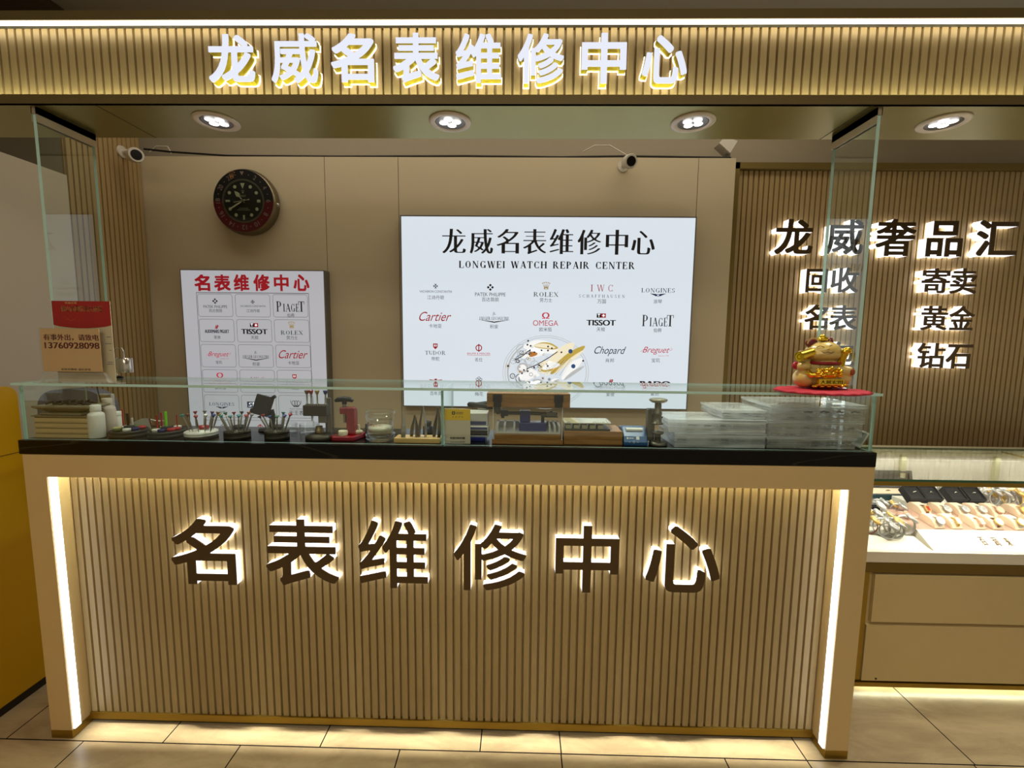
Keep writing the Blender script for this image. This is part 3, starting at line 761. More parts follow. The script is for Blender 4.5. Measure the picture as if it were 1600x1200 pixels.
def L_tissot(mb, P):
    rect(mb, P, -7, -14.5, -.4, -8, K_); rect(mb, P, -.4, -14.5, 7, -8, R_); txt(mb, 'T', bx(P, -5.6, -13.5, -1.8, -9), P.y - .0006, 7, bold=.3 * P.k)
    rect(mb, P, 1.2, -12, 5.6, -10.5, 7, .0006); rect(mb, P, 2.6, -13.4, 4.2, -9.1, 7, .0006)
    txt(mb, 'TISSOT', bx(P, -22, -4.6, 22, 4), P.y, K_, bold=.6 * P.k); cn(mb, P, '天梭', 13, 6.5)
def L_piaget(mb, P):
    for c, a, b, t in (('P', -24, -14.5, -9), ('I', -12.5, -9.5, -5), ('A', -8.5, 0, -5), ('G', 0.5, 8, -5), ('E', 9, 15, -5), ('T', 13.5, 24, -9)): serif(mb, c, bx(P, a, t, b, 8), P.y, K_, K=.16)
    cn(mb, P, '伯爵', 12.5, 11)
def L_tudor(mb, P):
    pl(mb, P, [(-3.6, -14), (3.6, -14), (3.4, -8.5), (0, -5), (-3.4, -8.5)], R_)
    pl(mb, P, [(-2, -12.4), (-.6, -12.4), (-.6, -9), (-2, -9.4)], 7, .0006); pl(mb, P, [(.6, -12.4), (2, -12.4), (2, -9.4), (.6, -9)], 7, .0006)
    serif(mb, 'TUDOR', bx(P, -16, -2.6, 16, 3.6), P.y, G_); cn(mb, P, '帝舵', 12.5, 6.5)
def L_bm(mb, P):
    mb.ring(*P(0, -9), 3.7 * P.k, 5.2 * P.k, P.y, R_, 24); rect(mb, P, -.8, -15, .8, -3, R_); serif(mb, 'BAUME'.replace('B', 'R').replace('M', 'H'), bx(P, -18, -1.4, -4, 1.6), P.y, P_) if False else txt(mb, 'BAUME & MERCIER', bx(P, -18, -1.6, 18, 1.6), P.y, P_)
    rect(mb, P, -18, 2.6, 18, 3, P_); cn(mb, P, '名仕', 12, 6)
def L_chopard(mb, P):
    script(mb, P, 'Chopard', 49, 15, -12, B_); cn(mb, P, '肖邦', 13, 6.5)
def L_breguet(mb, P):
    script(mb, P, 'Breguet', 42, 12, -10, P_); mb.line([P(-24, -2), P(-19, -6), P(-15, -4)], .5 * P.k, P.y, P_); mb.line([P(20, -4), P(25, -6), P(23, -9)], .5 * P.k, P.y, P_)
    txt(mb, 'Depuis 1775', bx(P, 4, 3, 20, 5), P.y, P_); cn(mb, P, '宝玑', 13, 7.8)
def L_breitling(mb, P):
    for s in (-1, 1):
        for k in range(3): pl(mb, P, [(s * 1.5, -10 + k * 1.4), (s * (11 - 2 * k), -11 + k * 1.6), (s * (9 - 2 * k), -9.6 + k * 1.6), (s * 1.5, -8 + k * 1.4)][::s], R_)
    pl(mb, P, [(-2, -12), (2, -12), (1.6, -5), (3, 2), (-3, 2), (-1.6, -5)], R_)
    txt(mb, 'BREITLING', bx(P, -24.5, -3, 24.5, 3), P.y, G_); cn(mb, P, '百年灵', 18, 8)
def L_titoni(mb, P):
    for k in range(5):
        a = 2 * PI * k / 5 + PI / 2; mb.ring(*P(3 * math.cos(a), -10 - 3 * math.sin(a)), 1.5 * P.k, 2.2 * P.k, P.y, K_, 12)
    mb.ring(*P(0, -2), 3 * P.k, 4.3 * P.k, P.y, R_, 20); rect(mb, P, -.6, -6, .6, 3, R_)
    txt(mb, 'TITONI', bx(P, -17, -3, 17, 3), P.y, G_); cn(mb, P, '梅花', 13, 9)
def L_ap(mb, P):
    txt(mb, 'AP', bx(P, -3.2, -12.5, 3.2, -5), P.y, R_, shear=.3, bold=.4 * P.k); txt(mb, 'AUDEMARS PIGUET', bx(P, -24, -3.5, 24, 3), P.y, K_, bold=.25 * P.k); cn(mb, P, '爱彼', 13, 8)
def L_rado(mb, P):
    txt(mb, 'RADO', bx(P, -23, -8, 23, 0), P.y, K_, bold=1.0 * P.k); txt(mb, 'SWITZERLAND', bx(P, -20, 2.5, 20, 5), P.y, G_); cn(mb, P, '雷达', 13, 8.5)
def L_seiko(mb, P):
    rect(mb, P, -20.5, -10, 20.5, 0.6, B_); serif(mb, 'SE', bx(P, -18, -8.4, -4.5, -1), P.y - .0006, 7, K=.22, T=.1); serif(mb, 'I', bx(P, -3.6, -8.4, .8, -1), P.y - .0006, 7, K=.3, T=.1); serif(mb, 'KO', bx(P, 1.6, -8.4, 18, -1), P.y - .0006, 7, K=.22, T=.1)
    cn(mb, P, '精工', 13, 5)
def L_tianwang(mb, P):
    for q in range(3): mb.ring(*P((q - 1) * 4.2, -8), 2.4 * P.k, 3.0 * P.k, P.y, K_, 16, k=1.5)
    mb.line([P(-9, -12.5), P(-8.6, -8), P(-5, -3), P(5, -3), P(8.6, -8), P(9, -12.5)], .7 * P.k, P.y, K_); rect(mb, P, -4.5, -2.8, 4.5, -1.4, K_)
    txt(mb, 'TIAN WANG', bx(P, -12, 1, 12, 3.4), P.y, G_); txt(mb, '天王表', bx(P, -13, 5, 13, 13), P.y, K_)

# ------------------------------------------------------------------ the large light box on the rear wall
YL = 2.468
def board(name, label, cat, c0, c1, mat, framem, y0, y1, group=None):
    x0, zt = W(*c0, y0); x1, zb = W(*c1, y0)
    t = thing(name, label, cat, ((x0 + x1) / 2, y1, zb), group)
    MB().box(x0 + .006, x1 - .006, y0 + .0015, y1, zb + .006, zt - .006).build('light_panel', mat, t)
    mb = MB(); mb.box(x0, x0 + .006, y0, y1, zb, zt); mb.box(x1 - .006, x1, y0, y1, zb, zt); mb.box(x0 + .006, x1 - .006, y0, y1, zt - .006, zt); mb.box(x0 + .006, x1 - .006, y0, y1, zb, zb + .006)
    mb.build('frame', framem, t)
    return t, (x0, zb, x1, zt)
alu = M('brushed_aluminium_frame', (120, 116, 110), .4, .6)
lb, LB = board('light_box', 'wide glowing white light box with watch names centred on the rear wall', 'light box', (625, 336), (1073.5, 641), lightpanel, alu, YL, YB - .0005)
yp = YL + .0008
mb = MB()
for ch, a, b, c, d in [('龙', 691, 357.5, 728, 395.5), ('威', 734, 358, 770.5, 396), ('名', 776, 358, 811, 396), ('表', 817.5, 358, 853.5, 397), ('维', 859, 358, 896, 397), ('修', 902.5, 359, 939, 397.5), ('中', 946.5, 359, 981.5, 398), ('心', 986.5, 361, 1023.5, 397.5)]:
    mb.poly(fit(glyph(ch, 'song', 3.4), pxbox(a, b, c, d, yp)), yp, None, 0)
mb.build('title', [inkblack], lb)
mb = MB(); serif(mb, 'LONGWEI WATCH REPAIR CENTER', pxbox(717, 408.5, 992, 419.5, yp), yp, 0, K=.2, T=.07, gap=.15); mb.build('subtitle', [inkblack], lb)
def lcrop(x, y): return x / 3.3333 + 620, y / 3.3333 + 330
for fn, x, y in [(L_vc, 202, 421), (L_pp, 487, 431), (L_rolex, 777, 430), (L_iwc, 1068, 428), (L_longines, 1361, 427), (L_cartier, 200, 565), (L_jlc, 507, 560), (L_omega, 775, 582), (L_tissot, 1064, 582), (L_piaget, 1360, 572),
                 (L_tudor, 201, 736), (L_bm, 427, 742), (L_chopard, 1111, 745), (L_breguet, 1350, 740), (L_breitling, 203, 912), (L_titoni, 428, 912), (L_ap, 1113, 917), (L_rado, 1345, 912)]:
    mb = MB(); fn(mb, mkP(*lcrop(x, y), yp)); mb.build('brand_logo', INK, lb)
# the printed watch movement
mvQ = mkP(852.5, 582, yp); mb = MB(); k = mvQ.k
def mvP(dx, dy): return mvQ(dx, dy * .86)
MV = [M('print_silver', (196, 204, 212), .6, emis=.5), M('print_pale_cream', (232, 226, 200), .6, emis=.75), M('print_gold', (200, 176, 84), .6, emis=.55), M('print_dark', (70, 72, 76), .6, emis=.1), M('print_blue', (50, 90, 150), .6, emis=.4), M('print_orange', (196, 130, 60), .6, emis=.5), M('print_white', (232, 236, 240), .6, emis=.8)]
rnd = random.Random(11)
def lay(n): return yp - .00002 * n
mb.ring(*mvP(0, 0), 66.5 * k, 67.3 * k, lay(1), 0, 64, k=.86); mb.ring(*mvP(0, 0), 63 * k, 64 * k, lay(1), 0, 64, k=.86); mb.ring(*mvP(0, 0), 58 * k, 60.5 * k, lay(1), 0, 64, a0=2.0, a1=5.2, k=.86)
for i in range(26):
    a = rnd.uniform(2.2, 4.9); r = rnd.uniform(20, 58); s = rnd.uniform(2, 8)
    mb.ring(*mvP(r * math.cos(a), -r * math.sin(a)), (s - 1.1) * k, s * k, lay(2 + i % 5), 0 if i % 3 else 3, 18)
for i in range(20):
    a = rnd.uniform(0, 6.28); r = rnd.uniform(5, 55); l = rnd.uniform(6, 20); b = rnd.uniform(.4, 1.1); x, y = r * math.cos(a), -r * math.sin(a)
    mb.line([mvP(x - l * math.cos(b) / 2, y + l * math.sin(b) / 2), mvP(x + l * math.cos(b) / 2, y - l * math.sin(b) / 2)], rnd.uniform(.6, 2.4) * k, lay(8 + i % 3), rnd.choice([0, 0, 3, 1]))
pl2 = lambda pts, m, n: mb.poly([[mvP(*p) for p in pts]], lay(n), None, m)
def blob(cx, cy, rx, ry, rot, m, n, wob=.12, ph=0):
    q = []
    for i in range(28):
        t = -2 * PI * i / 28; f = 1 + wob * math.sin(3 * t + ph); x, y = rx * f * math.cos(t), ry * f * math.sin(t)
        q.append((cx + x * math.cos(rot) - y * math.sin(rot), cy + x * math.sin(rot) + y * math.cos(rot)))
    pl2(q, m, n)
blob(-8, -46, 26, 11, .15, 6, 14); blob(0, -48, 18, 6, .1, 2, 15); blob(-2, -48, 16, 4, .1, 1, 16)
blob(-22, -34, 17, 8, -.2, 6, 14); blob(-20, -33, 6.5, 4.5, -.4, 5, 17)
blob(22, -32, 30, 9, -.85, 1, 18, .05); blob(33, -24, 36, 7, -.78, 2, 19, .08); blob(36, -20, 30, 3, -.78, 1, 20, .1)
blob(4, -10, 17, 11, -.2, 1, 18, .15, 1); blob(6, -9, 13, 7, -.3, 2, 19); blob(8, -12, 14, 6, -.3, 6, 20)
blob(-28, 2, 16, 12, .2, 6, 18, .18, 2); blob(-36, -8, 9, 9, 0, 0, 19, .03); blob(-36, -8, 6, 6, 0, 6, 20, .03)
blob(40, -8, 24, 7, -.9, 6, 18, .1); blob(44, 0, 20, 3, -.7, 0, 19, .1); blob(16, 18, 8, 7, 0, 6, 19, .03); blob(16, 18, 4, 4, 0, 0, 20, .03); blob(-12, 20, 10, 8, 0, 0, 19, .03); blob(-12, 20, 7, 5.5, 0, 6, 20, .03)
mb.line([mvP(-30, -6), mvP(-14, -14), mvP(6, -28), mvP(18, -38)], 1.3 * k, lay(21), 3); mb.line([mvP(-48, -22), mvP(-36, -30), mvP(-24, -42)], 1.4 * k, lay(21), 3)
for i in range(46):
    a = rnd.uniform(0, 6.28); r = rnd.uniform(8, 60); x, y = r * math.cos(a), -r * math.sin(a)
    if x > 6 and y < 8: continue
    s = rnd.uniform(1.2, 3.6); mb.ring(*mvP(x, y), (s - .55) * k, s * k, lay(21), rnd.choice([0, 3, 0, 2]), 14)
    if i % 3 == 0: mb.disc(*mvP(x, y), .5 * s * k, lay(22), rnd.choice([5, 3, 0]), n=10)
for i in range(9):
    t_ = i * 3.4; mb.line([mvP(-2 + t_, 2 + i * .5), mvP(20 + t_ * .8, -22 - i * .4)], .35 * k, lay(22), 3 if i % 2 else 0)
for i in range(7): mb.line([mvP(-52 + i * 1.5, -20 - i * 2), mvP(-34 + i * 2, -40 + i)], .5 * k, lay(20), 0 if i % 2 else 3)
for gx, gy, gr in ((-36, -8, 10.5), (16, 18, 8.8), (-12, 20, 10.6), (-30, 24, 6)):
    for q in range(22):
        a = 2 * PI * q / 22; mb.line([mvP(gx + gr * math.cos(a), gy + gr * math.sin(a)), mvP(gx + (gr + 1.4) * math.cos(a), gy + (gr + 1.4) * math.sin(a))], .7 * k, lay(21), 0)
for x, y in [(-28, -57), (-29, -50), (-24, -48), (3, -47), (9, -44), (-7, -40), (3, -40), (-25, -40), (-18, -37), (-26, -33), (-10, -13), (-18, -9), (3, -12), (-34, -4), (-28, -2), (-37, 2), (24, -37), (-35, 30), (8, 34), (26, 30), (-16, 36), (-1, 39), (58, -22)]:
    mb.disc(*mvP(x, y), 1.5 * k, lay(23), 3, n=10)
for x, y in [(38, -39), (43, -12), (37, 23)]: mb.disc(*mvP(x, y), 3.4 * k, lay(23), 4, n=16)
mb.build('watch_movement_print', MV, lb)

# ------------------------------------------------------------------ the tall panel left of it
YQ = 2.462
def pc(x, y): return x / 4.446 + 270, y / 4.446 + 410
tl = pc(48, 48); x0, zt = W(*tl, YQ); x1 = W(508, 470, YQ)[0]; zb = .735
ps = thing('brand_panel', 'tall dim white panel with red title and boxed watch names under the clock', 'sign panel', ((x0 + x1) / 2, YB, zb))
MB().box(x0 + .004, x1 - .004, YQ, YB - .0005, zb, zt - .004).build('light_panel', lightpanel2, ps)
mb = MB(); mb.box(x0, x0 + .004, YQ - .001, YB - .0005, zb, zt); mb.box(x1 - .004, x1 + .004, YQ - .001, YB - .0005, zb, zt); mb.box(x0 + .004, x1 - .004, YQ - .001, YB - .0005, zt - .004, zt); mb.build('frame', alu, ps)
yq = YQ - .0012
mb = MB()
for ch, a, b in [('名', 150, 258), ('表', 287, 400), ('维', 423, 530), ('修', 560, 672), ('中', 702, 805), ('心', 838, 948)]:
    mb.poly(fit(glyph(ch, 'bold', 5.0), pxbox(*pc(a, 84), *pc(b, 199), yq)), yq, None, 0)
mb.build('title', [inkred], ps)
def rrect(mb, b, w, y, m, r=.012):
    x0, z0, x1, z1 = b; pts = []
    for cx, cz, a0 in ((x1 - r, z1 - r, 0), (x0 + r, z1 - r, 90), (x0 + r, z0 + r, 180), (x1 - r, z0 + r, 270)):
        pts += [(cx + r * math.cos(R(a0 + t)), cz + r * math.sin(R(a0 + t))) for t in (0, 30, 60, 90)]
    for i in range(len(pts)):
        a, b2 = pts[i], pts[(i + 1) % len(pts)]; mb.line([a, b2], w, y, m)
mb = MB()
o0 = W(*pc(163, 209), yq); o1 = W(*pc(943, 213), yq)
for xx in (o0[0], o1[0]): mb.line([(xx, o0[1]), (xx, zb + .02)], .0022, yq, 0)
mb.line([o0, (o1[0], o0[1])], .003, yq, 0)
rows_ = [[L_pp, L_vc, L_piaget], [L_ap, L_tissot, L_rolex], [L_breguet, L_jlc, L_cartier], [L_omega, L_iwc, L_tudor], [L_longines, L_seiko, L_tianwang], [L_titoni, L_bm, L_rado]]
cells = []
for kk in range(6):
    for c in range(3):
        x = 175 + 11.5 * kk + 261 * c - 3 * c * kk / 4; y = 220 + 175.2 * kk + c * 2
        b = pxbox(*pc(x, y), *pc(x + 240, y + 156), yq); rrect(mb, b, .0016, yq, 0); cells.append((rows_[kk][c], (x + 120, y + 78)))
mb.build('grid_lines', [inkgrey], ps)
for fn, (x, y) in cells:
    u, v = pc(x, y); s = .80 if fn in (L_vc, L_pp, L_ap, L_longines, L_breguet, L_rado) else .62 if fn is L_iwc else .92
    mb = MB(); fn(mb, mkP(u, v + (1.5 if fn not in (L_longines,) else 0), yq, s)); mb.build('brand_logo', INK, ps)

# ------------------------------------------------------------------ wall clock
cx, cz = W(380, 314, 2.46); ck = thing('wall_clock', 'round black and red wall clock with thick steel case', 'clock', (cx + .0, YB, cz))
MB().lathe([(.158, .0585), (.170, .050), (.172, .02), (.166, .004), (.150, 0), (.0001, 0)], (cx, YB, cz), 64, axis='y').build('case', greymetal, ck) if False else None
def ly(prof, m, nm, nn=64):
    return MB().lathe([(r, -d) for r, d in prof], (cx, YB, cz), nn, axis='y').build(nm, m, ck)
ly([(.0001, .0006), (.150, .0006), (.168, .006), (.172, .03), (.166, .052), (.158, .058), (.150, .0585), (.0001, .0585)], M('dull_steel_case', (120, 108, 84), .35, .8), 'case')
bz = MB(); yb = YB - .0600
bz.ring(cx, cz, .113, .160, yb, 0, 64, 0, PI); bz.ring(cx, cz, .113, .160, yb, 1, 64, PI, 2 * PI)
bezel = bz.build('bezel', [black, M('dark_red_bezel', (72, 8, 14), .35)], ck)
nm = MB()
def rottxt(mbb, s, ang, r, h, w):
    t = MB(); txt(t, s, (-w / 2, -h / 2, w / 2, h / 2), 0, 0)
    ca, sa = math.cos(ang), math.sin(ang); ox, oz = cx + r * sa, cz + r * ca
    mbb.add([(ox + p[0] * ca + p[2] * sa, yb - .0006, oz - p[0] * sa + p[2] * ca) for p in t.v], t.f, 0)
for i, s in enumerate(['2', '4', '6', '8', '10', '12', '14', '16', '18', '20', '22']):
    rottxt(nm, s, R(30 * (i + 1)), .136, .024, .013 if len(s) == 1 else .026)
for i in range(12): a = R(15 + 30 * i); nm.disc(cx + .136 * math.sin(a), cz + .136 * math.cos(a), .0028, yb - .0006, 0, n=8)
nm.poly([[(cx - .011, cz + .150), (cx + .011, cz + .150), (cx, cz + .130)][::-1]], yb - .0006, None, 0)
nm.build('numerals', M('grey_clock_numerals', (120, 104, 96), .5), ck)
MB().ring(cx, cz, .104, .113, yb + .0002, 0, 64).build('inner_ring', M('dull_inner_ring', (92, 86, 70), .4, .5), ck)
MB().disc(cx, cz, .104, yb + .0004, n=64).build('dial', black, ck)
mk = MB(); yd = yb - .0002; lume = M('cream_lume', (176, 170, 138), .5)
for i in range(12):
    a = R(30 * i); x, z = cx + .083 * math.sin(a), cz + .083 * math.cos(a)
    if i == 0: mk.poly([[(x - .012, z + .008), (x, z - .022), (x + .012, z + .008)]], yd, None, 0)
    elif i == 6: mk.poly([[(x - .005, z - .013), (x + .005, z - .013), (x + .005, z + .011), (x - .005, z + .011)]], yd, None, 0)
    elif i == 9: mk.poly([[(x - .012, z - .005), (x + .012, z - .005), (x + .012, z + .005), (x - .012, z + .005)]], yd, None, 0)
    elif i == 3: mk.poly([[(x - .009, z - .007), (x + .009, z - .007), (x + .009, z + .007), (x - .009, z + .007)]], yd, None, 0)
    else: mk.disc(x, z, .0088, yd, 0, n=16)
Pk = lambda dx, dy: (cx + dx * .0035, cz - dy * .0035); Pk.k = .0035; Pk.y = yd
crown(mk, Pk, 0, -13, 4, 4, 0); txt(mk, 'ROLEX', (cx - .015, cz + .022, cx + .015, cz + .030), yd, 0)
txt(mk, 'GMT-MASTER', (cx - .024, cz - .040, cx + .024, cz - .036), yd, 0); txt(mk, 'SUPERLATIVE CHRONOMETER', (cx - .034, cz - .048, cx + .034, cz - .044), yd, 0)
mk.build('markers', lume, ck)
def hand(nm_, ang, pts, y, mt=lume):
    a = R(ang); ca, sa = math.cos(a), math.sin(a)
    MB().poly([[(cx + x * ca + z * sa, cz - x * sa + z * ca) for x, z in pts]], y, y + .001, 0).build(nm_, mt, ck)
hand('hour_hand', 320, [(-.002, -.012), (.002, -.012), (.003, .028), (.012, .038), (.009, .050), (0, .066), (-.009, .050), (-.012, .038), (-.003, .028)], yb - .003)
hand('minute_hand', 239, [(-.0022, -.012), (.0022, -.012), (.0035, .02), (.0035, .075), (0, .090), (-.0035, .075), (-.0035, .02)], yb - .005)
hand('second_hand', 80, [(-.001, -.05), (.001, -.05), (.001, .03), (.004, .034), (0, .038), (-.004, .034), (-.001, .03)], yb - .007)
MB().disc(cx, cz, .005, yb - .009, n=16, y1=yb).build('hub', steel, ck)
cr = MB(); Pc = lambda dx, dy: (cx - .052 + dx * .0042, cz + .128 - dy * .0042); Pc.k = .0042; Pc.y = yb - .004
crown(cr, Pc, 0, 0, 8, 8, 0); cr.v = [(p[0], p[1], p[2]) for p in cr.v]
cr.build('crown_emblem', M('copper_emblem', (206, 150, 96), .3, .7), ck)
MB().ell((cx + .168, YB - .03, cz - .012), (.012, .012, .012)).build('winding_crown', steel, ck)
MB().lathe([(.112, -.0632), (.06, -.068), (.0001, -.0695)], (cx, YB, cz), 48, axis='y').build('crystal', paneglass, ck)

# ------------------------------------------------------------------ cameras and cables on the rear wall
def seccam(name, label, base, body_c, direction, plate_n):
    t = thing(name, label, 'security camera', base)
    d = Vector(direction).normalized(); c = Vector(body_c); b = Vector(base)
    mb = MB(); n = Vector(plate_n); mb.cyl(b, b + n * .006, .030, .028, 24)
    mb.build('mount_plate', offwhite, t)
    mb = MB(); mb.tube([b + n * .004, b + n * .03, c - d * .03], .009, 10); mb.ell(tuple(b + n * .032), (.013, .013, .013)); mb.build('bracket', offwhite, t)
    mb = MB(); prof = [(-.052, .0005), (-.050, .018), (-.035, .029), (.0, .0345), (.030, .0345), (.036, .032)]
    a = Vector((0, 0, 1)); u = d.cross(a).normalized(); w_ = d.cross(u); vs = []
    for z, r in prof:
        for i in range(24):
            tt = 2 * PI * i / 24; vs.append(c + d * z + (u * math.cos(tt) + w_ * math.sin(tt)) * r)
    k = len(prof); mb.add(vs, [(q * 24 + i, q * 24 + (i + 1) % 24, (q + 1) * 24 + (i + 1) % 24, (q + 1) * 24 + i) for q in range(k - 1) for i in range(24)], 0, True)
    mb.add(vs, [tuple(range((k - 1) * 24, k * 24))]); mb.build('housing', offwhite, t)
    mb = MB(); mb.cyl(c + d * .0362, c + d * .0385, .024, .023, 24); mb.build('lens', M('black_lens', (8, 8, 9), .12), t)
    return t
bx0, bz0 = W(197, 249, 2.5); c0x, c0z = W(231, 248, 2.38)
seccam('security_camera', 'white bullet camera on the slatted side wall by the left corner', (-2.0615, 2.40, bz0), (c0x - .035, 2.34, c0z), (.78, -.60, -.12), (1, 0, 0))
b1x, b1z = W(974, 259, 2.51); c1x, c1z = W(983, 252, 2.42)
seccam('security_camera', 'white bullet camera on the rear wall above the lit brand panel', (b1x, YB - .0005, b1z), (c1x, 2.425, c1z), (.12, -.95, -.28), (0, -1, 0))
def cable(label, pts, r, mt, cat='cable'):
    return tag(MB().tube(pts, r, 6).build('cable', mt), label, cat)
zt_ = 2.351
cable('dark cable lying along the top edge of the rear wall panel', [(-2.05, 2.53, zt_ + .035), (-1.9, 2.53, zt_ + .02), (-1.6, 2.53, zt_ + .002), (-1.0, 2.53, zt_), (-.3, 2.53, zt_ + .004), (.2, 2.53, zt_), (.55, 2.53, zt_ + .006), (1.1, 2.53, zt_)], .005, black)
cable('thin white cable looping down to the camera above the lit brand panel', [(.32, 2.535, zt_ + .03), (.38, 2.53, zt_ + .06), (.46, 2.53, zt_ + .06), (c1x + .005, 2.50, c1z + .06), (c1x, 2.445, c1z + .036)], .003, offwhite)
cable('thin white cable looping above the corner camera', [(-2.02, 2.53, zt_ + .02), (-1.98, 2.53, zt_ + .05), (-1.92, 2.53, zt_ + .048), (-1.9, 2.53, zt_ + .012)], .003, offwhite)
mb = MB(); q0 = W(1130, 232, 2.55); x, z = q0
mb.add([(x - .03, 2.53, z + .02), (x + .03, 2.53, z - .03), (x + .065, 2.53, z + .03), (x - .0, 2.53, z + .055), (x - .03, 2.60, z + .02), (x + .03, 2.60, z - .03), (x + .065, 2.60, z + .03), (x - .0, 2.60, z + .055)],
       [(0, 1, 2, 3), (7, 6, 5, 4), (0, 4, 5, 1), (1, 5, 6, 2), (2, 6, 7, 3), (3, 7, 4, 0)])
br = thing('folded_bracket', 'folded white bracket standing on the rear wall top by the corner post', 'bracket', (x, 2.55, 2.346)); mb.build('plate', offwhite, br)
MB().box(x + .02, x + .04, 2.55, 2.57, 2.346, z + .0).build('foot', greymetal, br)

# ------------------------------------------------------------------ things in and on the glass case
ZT = 1.0513
def X(u, y, v=680): return W(u, v, y)[0]
def Zp(v, y, u=700): return W(u, v, y)[1]
PX = 1.0 / F
red = M('red_enamel', (150, 14, 34), .35, coat=.4); ivory = M('ivory_plastic', (224, 214, 186), .45)
clearp = glass('clear_acrylic', (.97, .98, .98)); 
frost = glass('frosted_plastic', (.95, .96, .97), 1.15, haze=.36, hazecol=(.98, .98, 1.0))  # whiter haze: the bright light on the left stack is in its colour
frostdark = glass('frosted_plastic_wall', (.93, .93, .93), 1.15, haze=.30, hazecol=(.80, .78, .72))
silver = M('polished_silver', (205, 200, 190), .18, 1.0)
creambox = M('cream_card', (206, 178, 132), .6, var=.05)
greylid = M('grey_tray_plastic', (132, 122, 100), .45)
blue = M('navy_enamel', (16, 30, 120), .35, coat=.3)

# cream part trays
x0, x1 = max(-1.593, X(43, 1.43)), X(142, 1.43)
lev = [(ZT + .0178 * k, ZT + .0178 * (k + 1) - .0008) for k in range(4)]
words4 = ['bottom of the stack of four', 'second from the bottom of the stack of four', 'third from the bottom of the stack of four', 'topmost of the stack of four under the grey lid']
for k, (a, b) in enumerate(lev):
    t = thing('parts_tray', 'flat cream drawer tray, ' + words4[k], 'tray', ((x0 + x1) / 2, 1.5, a), 'cream trays stacked at the left end of the case')
    j = .002 * (k % 2)
    MB().box(x0 + j, x1 + j, 1.432, 1.474, a, b).build('body', creambox, t, bevel=.0015)
    MB().box(x0 + j + .004, x1 + j - .004, 1.4308, 1.432, b - .003, b - .0018).build('front_groove', gapshade, t)
zt4 = lev[3][1] + .0006
t = thing('tray_lid', 'grey plastic lid lying on the cream trays', 'lid', ((x0 + x1) / 2, 1.5, zt4))
MB().box(x0 - .003, x1 + .004, 1.428, 1.476, zt4, zt4 + .004).build('plate', greylid, t, bevel=.001)
MB().box(x0 + .02, x1 - .03, 1.432, 1.474, zt4 + .0045, zt4 + .012).build('inner_step', greylid, t, bevel=.003)
zb_ = zt4 + .0135
t = thing('shallow_dish', 'shallow olive grey tray with sloping sides on top of the tray stack', 'tray', ((x0 + x1) / 2, 1.5, zb_))
mb = MB(); a, b = x0 + .03, x1 - .045
mb.add([(a, 1.45, zb_), (b, 1.45, zb_), (b, 1.49, zb_), (a, 1.49, zb_), (x0, 1.428, zb_ + .016), (x1, 1.428, zb_ + .016), (x1, 1.51, zb_ + .016), (x0, 1.51, zb_ + .016), (x0, 1.428, zb_ + .022), (x1, 1.428, zb_ + .022), (x1, 1.51, zb_ + .022), (x0, 1.51, zb_ + .022)],
       [(0, 3, 2, 1), (0, 1, 5, 4), (1, 2, 6, 5), (2, 3, 7, 6), (3, 0, 4, 7), (4, 5, 9, 8), (5, 6, 10, 9), (6, 7, 11, 10), (7, 4, 8, 11), (8, 9, 10, 11)])
mb.build('body', greylid, t, bevel=.0015)
rnd = random.Random(3); mb = MB(); zs = zb_ + .0225
for i in range(9):
    xx = X(92 + i * 5.6, 1.47, 630); yy = 1.445 + .012 * (i % 4)
    mb.tube([(xx - .02, yy, zs + .004), (xx - .005, yy + .02, zs + .010), (xx + .012, yy - .004, zs + .006), (xx + .024, yy + .012, zs + .004)], .0036, 6)
tag(mb.build('watch_straps', M('black_leather_strap', (20, 18, 16), .5)), 'loose heap of black watch straps on the olive grey tray', 'straps', kind='stuff')

def bottle(name, label, u, y, r, h, v=688, mat=white, zb=ZT):
    x = X(u, y); t = thing(name, label, 'bottle', (x, y, zb))
    MB().lathe([(.0001, 0), (r * .94, 0), (r, .003), (r, h * .66), (r * .93, h * .74), (r * .60, h * .79), (r * .60, h * .82)], (x, y, zb), 28).build('body', mat, t)
    MB().lathe([(r * .64, h * .815), (r * .66, h * .83), (r * .66, h * .985), (r * .6, h), (.0001, h)], (x, y, zb), 28).build('cap', mat, t)
    return t
bottle('plastic_bottle', 'white plastic bottle with narrow cap against the front glass beside the cream trays', 152.5, 1.447, .0225, .110)
bottle('plastic_bottle', 'white plastic bottle standing behind the front bottle', 171.5, 1.530, .0225, .120, mat=M('warm_white_plastic', (220, 205, 192), .45))
x = X(184, 1.49); t = thing('small_jar', 'small white jar with printed label behind the first pin holder', 'jar', (x, 1.56, ZT))
x = X(183, 1.56)
MB().lathe([(.0001, 0), (.016, 0), (.0165, .002), (.0165, .052), (.015, .054), (.0001, .054)], (x, 1.56, ZT), 24).build('body', white, t)
MB().lathe([(.0172, .0545), (.0172, .068), (.0001, .069)], (x, 1.56, ZT), 24).build('lid', white, t)
MB().box(x - .009, x + .009, 1.5430, 1.5436, ZT + .018, ZT + .038).build('label_patch', M('label_paper', (190, 150, 120), .6), t)
x = X(169, 1.6); t = thing('white_card_box', 'thin white boxed card standing behind the bottles', 'box', (x, 1.6, ZT))
MB().box(x - .026, x + .024, 1.598, 1.612, ZT, ZT + .125).build('body', white, t, bevel=.001)
MB().box(x - .018, x + .019, 1.5975, 1.598, ZT + .095, ZT + .119).build('printed_patch', creambox, t)
x = X(222, 1.58); t = thing('folded_cloth', 'folded off-white cleaning cloth behind the pin holders', 'cloth', (x, 1.58, ZT))
mb = MB(); n = 14; vs = []
